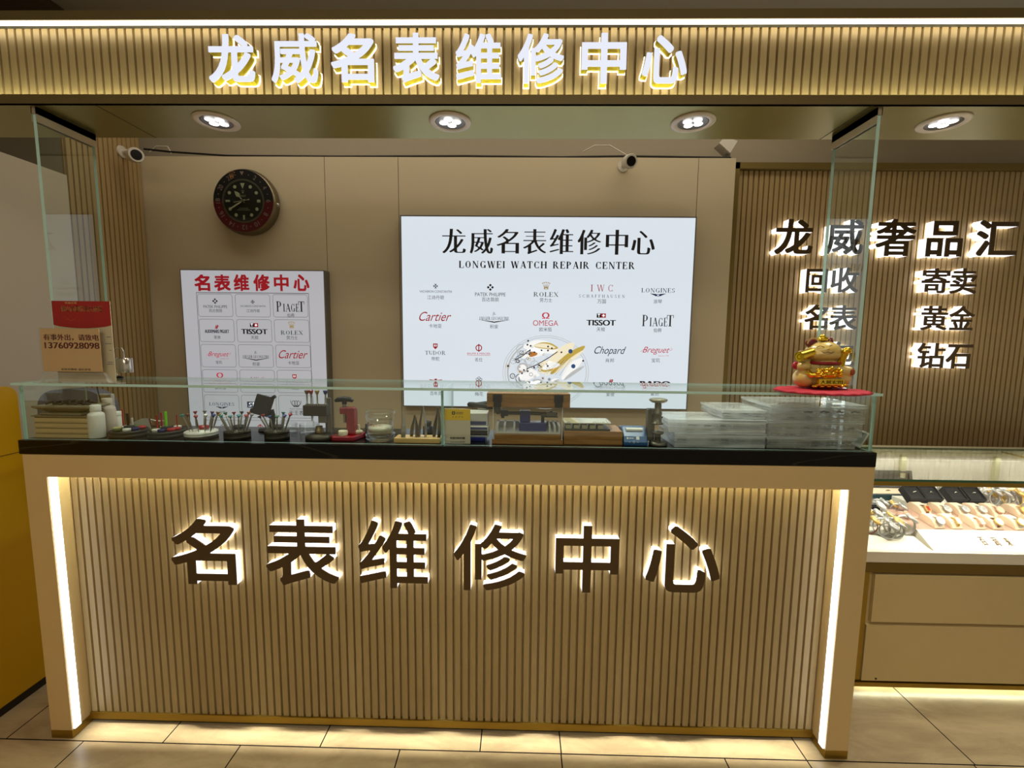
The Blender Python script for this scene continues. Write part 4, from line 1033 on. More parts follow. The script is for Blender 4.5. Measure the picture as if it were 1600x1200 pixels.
for j in range(5):
    for i in range(n + 1):
        u = i / n; vs.append((x - .075 + .135 * u, 1.555 + .016 * j, ZT + .004 + .040 * math.sin(u * PI * .62) ** 1.5 * (1 - .1 * j) + .003 * math.sin(u * 9 + j)))
mb.add(vs, [(j * (n + 1) + i, j * (n + 1) + i + 1, (j + 1) * (n + 1) + i + 1, (j + 1) * (n + 1) + i) for j in range(4) for i in range(n)], 0, True)
vs2 = [(p[0], p[1], ZT) for p in vs[:n + 1]]; mb.add(vs[:n + 1] + vs2, [(i, n + 1 + i, n + 2 + i, i + 1) for i in range(n)])
mb.build('fabric', M('off_white_cloth', (206, 200, 182), .85, bump=.3), t)

# round pin holders
def pin_holder(u, y, r, label, pins, cups, stripe):
    x = X(u, y); t = thing('pin_holder', label, 'pin holder', (x, y, ZT))
    MB().lathe([(.0001, 0), (r * .96, 0), (r, .003), (r, .009), (r * .96, .010), (r * .98, .0125), (r, .014), (r, .019), (r * .97, .0215), (r * .90, .0215), (r * .88, .0185), (.0001, .0185)], (x, y, ZT), 40).build('base', rubber, t)
    MB().cbox(x, y, ZT + .0188, .022, .022, .016).build('centre_block', M('grey_block', (62, 66, 66), .5), t, bevel=.002)
    cm = {'red': (170, 30, 40), 'navy': (26, 28, 90), 'green': (84, 96, 50), 'white': (210, 210, 200), 'yellow': (190, 180, 110)}
    for a, c in cups:
        q = R(a); MB().lathe([(.0001, 0), (.010, 0), (.0115, .006), (.0115, .0105), (.009, .0115), (.0001, .0115)], (x + r * .62 * math.cos(q), y + r * .62 * math.sin(q), ZT + .0188), 16).build('cap', M(c + '_cap', cm[c], .35), t)
    pm = {'red': (168, 20, 34), 'black': (20, 14, 18), 'white': (214, 206, 196), 'green': (120, 214, 20), 'dark red': (96, 22, 30)}
    for i, (du, dv, ub, lean, c, w_) in enumerate(pins):
        yb_ = y + ub; xx = X(u + du, yb_); zb2 = ZT + (.0350 if ub == 0 and abs(du) < 8 else .0190); ztp = Zp(dv, yb_, u)
        lb_ = {'red': 'thin red', 'black': 'short black', 'white': 'short white', 'green': 'bright green', 'dark red': 'leaning dark red'}[c]
        o = MB().cyl((xx + lean, yb_, zb2), (xx, yb_, ztp), w_ * .9, w_, 10).build('oiler_pin', M(c.replace(' ', '_') + '_pin', pm[c], .35))
        tag(o, lb_ + ' pin standing in the ' + stripe + ' pin holder, number ' + ['one', 'two', 'three', 'four', 'five'][i] + ' from its left', 'pin', 'pins in the round pin holders')
pin_holder(203, 1.485, .054, 'round black pin holder with coloured caps, nearest the white bottles', [(-9, 640, .012, .0, 'red', .0022), (-1.5, 646, 0, .0, 'black', .0042), (5, 653, .018, 0, 'white', .0036)],
           [(200, 'yellow'), (240, 'green'), (300, 'white'), (340, 'navy'), (30, 'red'), (100, 'green'), (150, 'white')], 'first')
pin_holder(261, 1.485, .053, 'round black pin holder with tall red and green pins, beside the striped stand', [(-26, 654, .0, .010, 'dark red', .0024), (-14, 649, -.018, .0, 'red', .0030), (-7, 645, .016, .0, 'red', .0030), (0, 643, 0, .0, 'green', .0042), (17, 648, .01, .0, 'red', .0018)],
           [(215, 'green'), (250, 'white'), (285, 'navy'), (330, 'red'), (5, 'red'), (60, 'white'), (140, 'yellow')], 'second')

# screwdriver stands
KN = {'turquoise': (70, 160, 160), 'brown': (120, 76, 50), 'red': (160, 34, 44), 'grey': (150, 145, 150), 'white': (225, 225, 225), 'purple': (110, 40, 90), 'blue': (40, 60, 130), 'gold': (170, 140, 80), 'green': (80, 130, 100), 'navy': (26, 30, 56), 'orange': (176, 90, 50), 'teal': (60, 130, 140), 'black': (30, 28, 30)}
protos = {}
ORD = ['first', 'second', 'third', 'fourth', 'fifth', 'sixth', 'seventh', 'eighth', 'ninth', 'tenth', 'eleventh']
def driver(col):
    if col not in protos:
        t = thing('screwdriver', '', 'screwdriver', (0, 0, 0))
        MB().lathe([(.0006, 0), (.0012, .004), (.0022, .008), (.0024, .044), (.0016, .047), (.0016, .050)], n=10).build('shaft', steel, t)
        MB().lathe([(.0018, .0495), (.0030, .0535), (.0055, .0575), (.0055, .0592), (.0001, .0596)], n=14).build('knob', M(col + '_knob', KN[col], .35), t)
        protos[col] = [t, False]
    return protos[col]
def stand(uc, y, r, name_, label, mats, knobs, h):
    x = X(uc, y); t = thing('screwdriver_stand', label, 'stand', (x, y, ZT))
    MB().lathe([(.0001, 0), (r, 0), (r, h * .42), (r * .985, h * .43)], (x, y, ZT), 36).build('base', mats[0], t)
    MB().lathe([(r * .985, h * .43), (r, h * .44), (r, h * .60), (r * .985, h * .61)], (x, y, ZT), 36).build('band', mats[1], t)
    MB().lathe([(r * .985, h * .61), (r, h * .62), (r, h * .97), (r * .97, h), (r * .30, h), (r * .3, h + .004), (.0001, h + .004)], (x, y, ZT), 36).build('top', mats[2], t)
    MB().lathe([(.0001, h + .0042), (.016, h + .0042), (.018, h + .010), (.015, h + .016), (.0001, h + .017)], (x, y + r * .2, ZT), 24).build('centre_knob', mats[3], t)
    for i, (u, v, c, ub) in enumerate(knobs):
        back = v < 647; yb_ = y + (r * .55 if back else -r * .55) * math.sqrt(max(0.05, 1 - ((ub - uc) * y * PX / r) ** 2))
        xb = X(ub, yb_); ytop = yb_ + (yb_ - y) * .55; xt = X(u, ytop, v); ztp = Zp(v, ytop, u)
        base = Vector((xb, yb_, ZT + h + .0005)); d = Vector((xt, ytop, ztp + .003)) - base
        pr = driver(c); rot = Vector((0, 0, 1)).rotation_difference(d).to_euler(); s = d.length / .0596
        lab = 'thin steel screwdriver with ' + c + ' knob, ' + ORD[i] + ' from left in the ' + name_ + ' stand'
        if not pr[1]: pr[1] = True; o = pr[0]; o.location = base; o.rotation_euler = rot; o.scale = (1.15, 1.15, s); o['label'] = lab; o['group'] = 'screwdrivers in the round stands'
        else:
            o = dup(pr[0], base, rot, lab, 'screwdrivers in the round stands'); o.scale = (1.15, 1.15, s)
whitemetal = M('white_enamel', (220, 218, 212), .35)
stand(315, 1.475, .049, 'striped', 'black and white striped round screwdriver stand', (black, whitemetal, whitemetal, red),
      [(284, 649, 'turquoise', 297), (292, 648, 'brown', 302), (305, 644, 'red', 308), (305.8, 651, 'red', 311), (320, 643, 'grey', 320), (321.5, 649, 'white', 320.5), (332, 644, 'purple', 327), (334, 649, 'blue', 329), (341, 645, 'brown', 333)], .022)
stand(371, 1.472, .040, 'middle dark', 'dark round screwdriver stand between the striped stand and the black clip holder', (darkmetal, darkmetal, darkmetal, black),
      [(342, 648, 'gold', 356), (345, 650, 'turquoise', 359), (352, 646, 'green', 362), (359.5, 651, 'teal', 365), (365.5, 645, 'red', 367), (373, 650, 'teal', 373), (378, 644, 'navy', 376), (385, 650, 'red', 381), (389, 645, 'orange', 383), (394, 648, 'grey', 385)], .026)
stand(433, 1.472, .038, 'right-hand dark', 'dark round screwdriver stand beside the staking tool', (darkmetal, darkmetal, darkmetal, black),
      [(405, 651, 'black', 420), (410, 649, 'red', 423), (421, 651, 'blue', 427), (433, 651, 'green', 433), (443, 645, 'teal', 440), (445, 650, 'blue', 441), (454, 648, 'red', 445)], .028)

# black clip holder behind
x = X(420, 1.60); t = thing('clip_holder', 'black tilted clip holder on a small round foot behind the dark screwdriver stands', 'holder', (x, 1.60, ZT))
MB().lathe([(.0001, 0), (.040, 0), (.040, .004), (.036, .010), (.0001, .012)], (x + .01, 1.59, ZT), 28, sy=.6).build('foot', black, t)
MB().tube([(x + .012, 1.60, ZT + .011), (x + .018, 1.60, ZT + .05), (x + .012, 1.60, ZT + .075)], .010, 10).build('stem', black, t)
mb = MB(); mb.X = Matrix.Translation((x - .008, 1.585, ZT + .095)) @ Matrix.Rotation(R(14), 4, 'Y') @ Matrix.Rotation(R(-12), 4, 'X')
mb.box(-.030, .030, -.006, .010, -.038, .034); mb.box(-.035, -.026, -.008, .010, -.040, -.02); mb.build('clamp_plate', black, t, bevel=.003)
mb = MB(); mb.cyl((x + .022, 1.59, ZT + .118), (x + .036, 1.59, ZT + .126), .006, n=12); mb.build('thumb_screw', black, t)

def dish(label, u, y, r, h, zb=ZT, mat=clearp, nm='glass_dish'):
    x = X(u, y)
    o = MB().lathe([(.0001, 0), (r * .96, 0), (r, .003), (r, h), (r - .003, h), (r - .003, .004), (.0001, .004)], (x, y, zb), 36).build(nm, mat)
    return tag(o, label, 'dish')
dish('small clear glass dish behind the right dark screwdriver stand', 448, 1.575, .036, .030)
dish('small clear glass dish behind the staking tool base', 484, 1.575, .034, .032)

# staking tool
y = 1.475; x = X(500, y); k = y * PX
t = thing('staking_tool', 'dark bronze staking tool with four coloured plungers', 'watch tool', (x, y, ZT))
MB().lathe([(.0001, 0), (.047, 0), (.047, .008), (.044, .013), (.030, .020), (.0001, .022)], (x, y, ZT), 40, sy=.85).build('base', darkmetal, t)
mb = MB(); mb.cyl((X(509, y), y + .025, ZT + .012), (X(509, y), y + .025, ZT + .135), .010, n=20); mb.box(X(499, y), X(510, y), y - .004, y + .03, ZT + .055, ZT + .090); mb.build('column', greymetal, t)
MB().box(X(478, y), X(514, y), y - .016, y + .020, Zp(649, y, 495), Zp(632.5, y, 495)).build('head', darkmetal, t, bevel=.002)
for u, c in ((480, 'brown'), (486.5, 'red'), (496, 'gold'), (509, 'blue')):
    xx = X(u, y, 630); za = Zp(632.5, y, 495)
    mb = MB(); mb.lathe([(.0045, 0), (.005, .003), (.0025, .005), (.0025, .034), (.004, .036)], (xx, y, za), 12); pp = mb.build('plunger', steel, t)
    MB().lathe([(.004, .036), (.0055, .039), (.0075, .046), (.0078, .048), (.0001, .049)], (xx, y, za), 14).build('plunger_cap', M(c + '_knob', KN[c], .35), pp)
MB().cyl((X(488.5, y), y, ZT + .060), (X(488.5, y), y, Zp(649, y, 495)), .0012, .003, 8).build('needle', steel, t)
MB().lathe([(.014, .020), (.014, .034), (.011, .036), (.011, .044), (.0001, .045)], (X(499, y), y, ZT), 24).build('anvil', M('worn_brass', (120, 100, 64), .35, .9), t)

# red press
y = 1.475; x = X(544, y)
t = thing('crystal_press', 'red hand press with black T handle and white dies', 'press', (x, y, ZT))
mb = MB(); a, b = X(519, y), X(559, y)
pts = [(a + .012, y - .030), (b - .004, y - .030), (b + .018, y + .055), (b - .03, y + .062), (a, y + .012), (a - .001, y - .012)]
vs = [(p[0], p[1], ZT) for p in pts] + [(p[0], p[1], ZT + .015) for p in pts]; n = len(pts)
mb.add(vs, [tuple(range(n - 1, -1, -1)), tuple(range(n, 2 * n))] + [(i, (i + 1) % n, n + (i + 1) % n, n + i) for i in range(n)]); mb.build('base', red, t, bevel=.003)
mb = MB(); xa, xb = X(541, y, 650), X(554, y, 650)
prof2 = [(y - .004, ZT + .015), (y + .030, ZT + .015), (y + .030, ZT + .095), (y + .018, ZT + .108), (y - .004, ZT + .108)]
vs = [(xa, p, z) for p, z in prof2] + [(xb, p, z) for p, z in prof2]; n = 5
mb.add(vs, [tuple(range(n)), tuple(range(2 * n - 1, n - 1, -1))] + [(i, n + i, n + (i + 1) % n, (i + 1) % n) for i in range(n)])
mb.box(X(532, y), xa + .002, y - .004, y + .024, ZT + .085, ZT + .108); mb.build('column', red, t, bevel=.003)
xs_ = X(537, y, 640)
MB().cyl((xs_, y + .008, ZT + .055), (xs_, y + .008, ZT + .122), .0040, .0065, 14).build('screw', steel, t)
mb = MB(); mb.tube([(xs_ - .031, y + .008, ZT + .128), (xs_ - .022, y + .008, ZT + .132), (xs_, y + .008, ZT + .135), (xs_ + .020, y + .008, ZT + .133), (xs_ + .029, y + .008, ZT + .128)], [.005, .008, .0095, .008, .005], 10); mb.cyl((xs_, y + .008, ZT + .118), (xs_, y + .008, ZT + .132), .008, n=14); mb.build('handle', black, t)
MB().lathe([(.0001, .0155), (.0145, .0155), (.015, .017), (.015, .031), (.0135, .033), (.0001, .033)], (X(538.5, y), y - .012, ZT), 24).build('lower_die', ivory, t)
mb = MB(); xx = X(558, y + .02)
mb.lathe([(.0001, .0155), (.013, .0155), (.013, .028), (.0001, .029)], (xx, y + .02, ZT), 20); mb.tube([(xx - .009, y + .02, ZT + .026), (xx - .009, y + .02, ZT + .044)], .0042, 8); mb.tube([(xx + .007, y + .02, ZT + .026), (xx + .006, y + .02, ZT + .046)], .0042, 8); mb.ell((xx + .014, y + .02, ZT + .022), (.006, .006, .006))
mb.build('spare_die', ivory, t)

# glass jar on saucer
y = 1.470; x = X(594.5, y)
t = thing('glass_jar', 'stacked clear glass jars with red lettering and cream paste, in front of the tweezers', 'jar', (x, y, ZT))
t['label'] = 'stacked clear glass jars with red lettering between the red press and the tweezers'
MB().lathe([(.0001, 0), (.034, 0), (.044, .006), (.047, .010), (.042, .014), (.047, .018), (.048, .022), (.042, .026), (.040, .026), (.040, .020), (.030, .004), (.0001, .004)], (x, y, ZT), 44).build('saucer', clearp, t)
MB().lathe([(.0001, .0275), (.040, .0275), (.0415, .030), (.0415, .066), (.0395, .066), (.0395, .031), (.0001, .031)], (x, y, ZT), 44).build('body', clearp, t)
MB().lathe([(.0001, .0315), (.0388, .0315), (.0388, .046), (.0001, .0462)], (x, y, ZT), 36).build('cream_paste', ivory, t)
MB().lathe([(.0001, .0665), (.042, .0665), (.044, .069), (.048, .082), (.047, .086), (.049, .094), (.0465, .098), (.044, .094), (.045, .084), (.040, .071), (.0001, .070)], (x, y, ZT), 44).build('upper_dish', clearp, t)
mb = MB(); tmp = MB(); txt(tmp, '名表维修中心', (-.030, ZT + .052, .022, ZT + .061), 0, 0)
mb.add([(x + .0418 * math.sin(p[0] / .0418), y - .0418 * math.cos(p[0] / .0418), p[2]) for p in tmp.v], tmp.f, 0); mb.build('lettering', M('red_lettering', (180, 30, 24), .5), t)
bottle('small_black_bottle', 'tiny black cone-capped pump half hidden behind the glass jar and red press', 573.5, 1.515, .008, .045, mat=rubber)

# tweezers in wooden rack
y = 1.455; xa, xb = X(618, y), X(689, y)
t = thing('tweezer_rack', 'low pale wooden rack holding tweezers upright', 'rack', ((xa + xb) / 2, y, ZT))
MB().box(xa, xb, y - .022, y + .035, ZT, ZT + .016).build('block', palewood, t, bevel=.0015)
tw = None
def tweezer_mesh():
    t = thing('tweezers', '', 'tweezers', (0, 0, 0))
    for s in (-1, 1):
        mb = MB(); prof = [(0, .0085, .0048), (.02, .0088, .0056), (.04, .0075, .0050), (.062, .0045, .0030), (.080, .0022, .0014), (.092, .0008, .0006)]
        vs = []
        for z, off, w_ in prof:
            for dx, dy in ((-w_, -.0008), (w_, -.0008), (w_, .0008), (-w_, .0008)): vs.append((dx + .004 * math.sin(z * 18), s * off + dy, z))
        mb.add(vs, [(4 * q + i, 4 * q + (i + 1) % 4, 4 * q + 4 + (i + 1) % 4, 4 * q + 4 + i) for q in range(len(prof) - 1) for i in range(4)] + [(3, 2, 1, 0), tuple(4 * (len(prof) - 1) + i for i in range(4))], 0, False)
        mb.build('arm', steel if s < 0 else greymetal, t)
    return t
tl_ = [(630, 642, .3, 'leftmost in the wooden rack'), (647, 648, 1.0, 'second from left in the wooden rack'), (660, 634, 1.3, 'tallest, third from left in the wooden rack'), (682, 636, .9, 'rightmost in the wooden rack, by the glass joint')]
for i, (u, v, rz, lab) in enumerate(tl_):
    s = (Zp(v, y, u) - ZT - .017) / .092
    if tw is None: tw = tweezer_mesh(); o = tw
    else: o = dup(tw, (0, 0, 0))
    o.location = (X(u, y), y, ZT + .0165); o.rotation_euler = (0, R(-2 + i), rz); o.scale = (1.35, 1.35, s); o['label'] = 'pair of pointed steel tweezers, ' + lab; o['group'] = 'tweezers in the wooden rack'
x = X(669, 1.56); t = thing('ink_bottle', 'small black capped bottle behind the tweezers', 'bottle', (x, 1.56, ZT))
MB().lathe([(.0001, 0), (.017, 0), (.018, .003), (.018, .03), (.008, .036)], (x, 1.56, ZT), 24).build('body', M('dark_blue_glass', (18, 22, 34), .2), t)
MB().lathe([(.012, .0365), (.013, .05), (.0001, .052)], (x, 1.56, ZT), 24).build('cap', black, t)

# payment board (its square code is left out)
y = 1.432; a = W(695, 696, y); b = W(735, 639, y)
t = thing('payment_sign', 'small upright card with yellow top standing right of the glass joint', 'sign', ((a[0] + b[0]) / 2, y, ZT))
MB().box(a[0], b[0], y, y + .004, ZT + .0005, b[1]).build('board', M('warm_white_card', (214, 200, 180), .5, var=.02), t, bevel=.001)
zsplit = Zp(656.5, y, 715)
MB().box(a[0] + .0004, b[0] - .0004, y - .0006, y, zsplit, b[1] - .0004).build('yellow_band', M('bright_yellow', (240, 196, 10), .4), t)
mb = MB(); Q = mkP(715, 647, y - .0008)
rect(mb, Q, -9, -4, -4, 1, 0); rect(mb, Q, -7.5, -2.6, -5.5, -.4, 1, .0003); txt(mb, '收钱吧', bx(Q, -2.4, -3.6, 8.5, .6), Q.y, 0)
for i in range(4): mb.disc(*Q(-7.5 + 5 * i, 4.6), .0016, Q.y, 0, n=8)
txt(mb, '在此扫码付款', bx(Q, -12, 37, 12, 40.5), Q.y, 0, bold=.0003); txt(mb, 'Scan here 请扫码', bx(Q, -11.5, 43.5, 11.5, 46), Q.y, 0)
mb.build('lettering', [inkblack, M('bright_yellow', (0, 0, 0))], t)
MB().box(a[0] + .01, b[0] - .01, y + .0045, y + .03, ZT + .0003, ZT + .003).build('foot', clearp, t)

# white and blue instrument boxes
y = 1.475; xa, xb = X(737, y), X(763, y)
t = thing('tester_box', 'white and dark blue boxed watch tester behind the yellow card', 'instrument', ((xa + xb) / 2, y, ZT))
MB().box(xa - .03, xb, y, y + .08, ZT + .0145, ZT + .050).build('lower_body', white, t, bevel=.002)
MB().box(xa - .03, xb - .003, y + .006, y + .08, ZT + .0505, ZT + .093).build('upper_body', white, t, bevel=.002)
MB().box(xa - .028, xb - .003, y - .001, y, ZT + .020, ZT + .037).build('dark_screen', M('dark_screen', (14, 16, 22), .15), t)
mb = MB(); mb.box(xa - .028, xb - .004, y - .001, y, ZT + .039, ZT + .047); mb.box(xa - .028, xb - .008, y + .005, y + .006, ZT + .054, ZT + .066); mb.build('blue_strip', M('muted_blue_print', (70, 74, 130), .5), t)
MB().box(xa - .03, xb - .010, y - .004, y + .076, ZT, ZT + .014).build('blue_foot', blue, t, bevel=.002)
x = X(757, 1.57); t = thing('head_loupe', 'black and grey head loupe band lying behind the tester box', 'loupe', (x, 1.57, ZT))
MB().cbox(x - .01, 1.575, ZT, .03, .03, .094).build('stand', greylid, t)
mb = MB(); pts = [(x + .055 * math.cos(a_), 1.585 + .030 * math.sin(a_), ZT + .106 + .004 * math.sin(2 * a_)) for a_ in [2 * PI * i / 30 for i in range(31)]]; mb.tube(pts, .0085, 8); mb.build('band', rubber, t)
MB().ell((x + .048, 1.562, ZT + .092), (.012, .012, .016)).build('lens_holder', greymetal, t)

# clear case with wooden base and lid, lathe inside
y = 1.440; xa, xb = X(768.5, y), X(880, y)
t = thing('lathe_case', 'clear case with wooden base and latched wooden lid holding a blue lathe', 'case', ((xa + xb) / 2, y + .06, ZT))
z1 = Zp(687, y, 820); z2 = Zp(679, y, 820); z3 = Zp(636, y, 826); z4 = Zp(614.5, y, 826)
MB().box(xa, xb, y, y + .125, ZT, z1).build('wooden_base', pine, t, bevel=.0012)
MB().box(X(772.5, y), X(877, y), y + .003, y + .122, z1 + .0003, z2).build('wooden_step', pine, t, bevel=.001)
lx0, lx1 = X(761, y, 625), X(890.5, y, 625)
lid = MB().box(lx0, lx1, y - .010, y + .135, z3, z4).build('wooden_lid', pine, t, bevel=.0015)
for u in (777.5, 872.5):
    xx = X(u, y, 625); 
    mb = MB(); mb.box(xx - .0145, xx + .0145, y - .014, y - .0102, z3 + .018, z4 - .004); mb.box(xx - .012, xx + .012, y - .013, y - .0102, z3 + .001, z3 + .018); mb.box(xx - .0145, xx + .0145, y - .0165, y - .014, z3 + .026, z3 + .029); mb.build('latch', black, lid)
gx0, gx1 = X(770.5, y, 660), X(878.5, y, 660)
wedge = M('white_acrylic_edge', (226, 230, 232), .3)
mb = MB(); mb.add([(gx0, y + .001, z1), (gx1, y + .001, z1), (gx1, y + .001, z3), (gx0, y + .001, z3)], [(0, 1, 2, 3)], 0)
mb.add([(gx0, y + .001, z1), (gx0, y + .124, z1), (gx0, y + .124, z3), (gx0, y + .001, z3), (gx1, y + .001, z1), (gx1, y + .124, z1), (gx1, y + .124, z3), (gx1, y + .001, z3)], [(0, 3, 2, 1), (4, 5, 6, 7)], 0)
for xx in (gx0, gx1): mb.box(xx - .0012, xx + .0012, y, y + .003, z1 + .0003, z3 - .0003, 1)
mb.build('clear_wall', [clearp, wedge], t)
mb = MB(); ta, tb = X(775, y + .02), X(875, y + .02)
mb.box(ta, tb, y + .012, y + .11, z2 + .0004, z2 + .006)
for f0, f1 in ((0, .035), (.12, .15), (.27, .30), (.82, .85), (.9, .93), (.97, 1)): mb.box(ta + (tb - ta) * f0, ta + (tb - ta) * f1, y + .012, y + .11, z2 + .006, z2 + .026)
mb.box(ta, tb, y + .095, y + .11, z2 + .006, z2 + .026)
tag(mb.build('insert_tray', white), 'white compartment tray inside the clear case', 'tray')
yl = y + .045; t = thing('watchmaker_lathe', 'dark blue watchmaker lathe with steel bar inside the clear case', 'lathe', (X(830, yl), yl, z2 + .0065))
mb = MB(); mb.box(X(811, yl), X(853, yl), yl - .018, yl + .018, Zp(673, yl), Zp(657, yl)); mb.box(X(820, yl), X(851, yl), yl - .014, yl + .014, z2 + .0065, Zp(673, yl)); mb.build('body', blue, t, bevel=.003)
MB().box(X(812, yl), X(828, yl), yl - .014, yl + .014, Zp(657, yl) + .0003, Zp(639.5, yl)).build('headstock', blue, t, bevel=.002)
zb_ = (Zp(641, yl) + Zp(647, yl)) / 2
mb = MB(); mb.cyl((X(785, yl), yl, zb_), (X(812, yl), yl, zb_), .0058, n=16); mb.cyl((X(828, yl), yl, zb_), (X(870, yl), yl, zb_ - .002), .0058, n=16); mb.build('bar', M('dark_steel_bar', (84, 78, 74), .35, .8), t)
mb = MB(); mb.box(X(782, yl), X(793.5, yl), yl - .010, yl + .010, zb_ - .009, zb_ + .010); mb.box(X(783, yl), X(788, yl), yl - .009, yl + .009, zb_ - .016, zb_ - .008); mb.build('bar_clamp', black, t, bevel=.001)
mb = MB(); mb.box(X(853, yl), X(868, yl), yl - .010, yl + .010, zb_ - .008, zb_ + .006); mb.cyl((X(843, yl), yl - .006, zb_ - .004), (X(853, yl), yl - .006, zb_ - .003), .002, .006, 12); mb.box(X(858, yl), X(863, yl), yl - .004, yl + .004, zb_ + .004, zb_ + .009); mb.build('tailstock', greymetal, t, bevel=.001)
MB().box(X(845, yl), X(850, yl), yl - .006, yl + .006, Zp(657, yl), zb_ - .004).build('post', black, t)
MB().box(X(846, yl), X(871, yl), yl - .008, yl + .006, zb_ - .012, zb_ - .0085).build('rail', black, t)
mb = MB(); mb.cyl((X(853, yl), yl, Zp(661, yl)), (X(857, yl), yl, Zp(661, yl)), .002, n=8); mb.cyl((X(855.5, yl), yl, Zp(656, yl)), (X(856.5, yl), yl, Zp(664, yl)), .0016, n=8); mb.build('hand_screw', black, t)

# second wooden box with clear box on it
y = 1.448; xa, xb = X(881, y), X(973, y)
t = thing('wooden_box', 'two-tier pine box with pale top beside the blue printer', 'wooden box', ((xa + xb) / 2, y + .06, ZT))
z1b, z2b = Zp(687, y, 930), Zp(674, y, 930)
MB().box(xa, xb, y, y + .11, ZT, z1b).build('base', pine, t, bevel=.001)
MB().box(xa, xb, y, y + .11, z1b + .0007, z2b).build('lid', pine, t, bevel=.001)
xc = X(956, y); xq = xa + .001
t = thing('clear_parts_box', 'flat clear box with pale foam standing on the pine box', 'box', ((xq + xc) / 2, y + .05, z2b + .0004)); zc = Zp(650.5, y, 920)
zc = Zp(661, y, 920)
mb = MB(); mb.box(xq, xc, y + .002, y + .095, z2b + .0006, zc, 0); mb.build('shell', clearp, t)
MB().box(xq + .002, xc - .004, y + .006, y + .093, z2b + .0012, z2b + .006).build('bottom_tray', M('dark_grey_tray', (70, 66, 54), .4), t)
MB().box(xq + .002, xc - .003, y + .004, y + .093, zc - .0035, zc - .0006).build('lid_sheet', M('pale_plastic_sheet', (220, 212, 186), .4), t)
mb = MB()
for i in range(5): mb.box(xq + .006 + i * .026, xq + .024 + i * .026, y + .010, y + .05, z2b + .0062, zc - .0085)
mb.build('foam_block', M('pale_foam', (180, 172, 146), .8), t)

# printer
y = 1.452; xa, xb = X(974, y), X(1011.5, y)
t = thing('label_printer', 'small blue label printer with white paper slot', 'printer', ((xa + xb) / 2, y, ZT))
pr_ = [(y - .012, 0), (y + .075, 0), (y + .075, .050), (y + .035, .056), (y - .002, .030), (y - .012, .012)]
mb = MB(); n = len(pr_); vs = [(xa, p, ZT + z) for p, z in pr_] + [(xb, p, ZT + z) for p, z in pr_]
mb.add(vs, [tuple(range(n)), tuple(range(2 * n - 1, n - 1, -1))] + [(i, n + i, n + (i + 1) % n, (i + 1) % n) for i in range(n)]); mb.build('body', M('printer_blue', (30, 84, 140), .35, coat=.3), t, bevel=.003)
mb = MB(); mb.tube([(xa + .012, y + .020, ZT + .046), (xb - .012, y + .020, ZT + .046)], .007, 12); mb.build('paper_roll', white, t)
mb = MB(); Q = mkP(992, 688, y - .0135); rect(mb, Q, -12, -3.6, -9.6, -1.2, 0); rect(mb, Q, -8.4, -3, -1, -2, 0); rect(mb, Q, 3, -5, 8, -.4, 0); mb.ring(*Q(-1, 3.2), 1.3 * Q.k, 1.8 * Q.k, Q.y, 0, 12); rect(mb, Q, 4, 3, 6.5, 3.6, 0); rect(mb, Q, -9, 3, -6.5, 3.6, 0)
mb.v = [(q[0], 1.452 - .0124 + max(0, q[2] - ZT - .012) * (.010 / .018), q[2]) for q in mb.v]
mb.build('front_marking', white, t)

# grey cast press
y = 1.462; xc = X(1028.5, y); t = thing('casting_press', 'grey cast metal hand press with round top wheel between printer and plastic boxes', 'press', (xc, y, ZT))
MB().lathe([(.0001, 0), (.029, 0), (.030, .004), (.028, .010), (.022, .013), (.0001, .013)], (xc, y, ZT), 36).build('base', greymetal, t)
MB().box(X(1012.5, y), X(1024, y), y + .010, y + .036, ZT + .010, Zp(640, y, 1020)).build('column', greymetal, t, bevel=.003)
MB().box(X(1014, y), X(1034, y), y - .008, y + .02, ZT + .045, ZT + .060).build('arm', greymetal, t, bevel=.003) if False else None
mb = MB(); mb.lathe([(.010, .013), (.010, .034), (.016, .037), (.019, .040), (.019, .044), (.0001, .046)], (xc - .002, y, ZT), 28); mb.build('anvil', greymetal, t)
xs_ = X(1028, y, 640)
mb = MB(); mb.lathe([(.0001, .068), (.018, .069), (.018, .073), (.013, .075), (.0125, .098), (.0135, .100), (.0135, .108), (.011, .110), (.0105, .138)], (xs_, y, ZT), 24); mb.box(xs_ - .02, xs_, y, y + .02, ZT + .10, ZT + .118); mb.build('spindle', greymetal, t)
MB().lathe([(.010, .1385), (.020, .140), (.028, .145), (.029, .150), (.020, .153), (.0001, .154)], (xs_, y, ZT), 36).build('hand_wheel', M('pale_cast_metal', (176, 168, 150), .35, .5), t)
mb = MB(); mb.ell((xs_ + .013, y - .004, ZT + .0915), (.003, .003, .003)); mb.build('stop_pin', black, t)

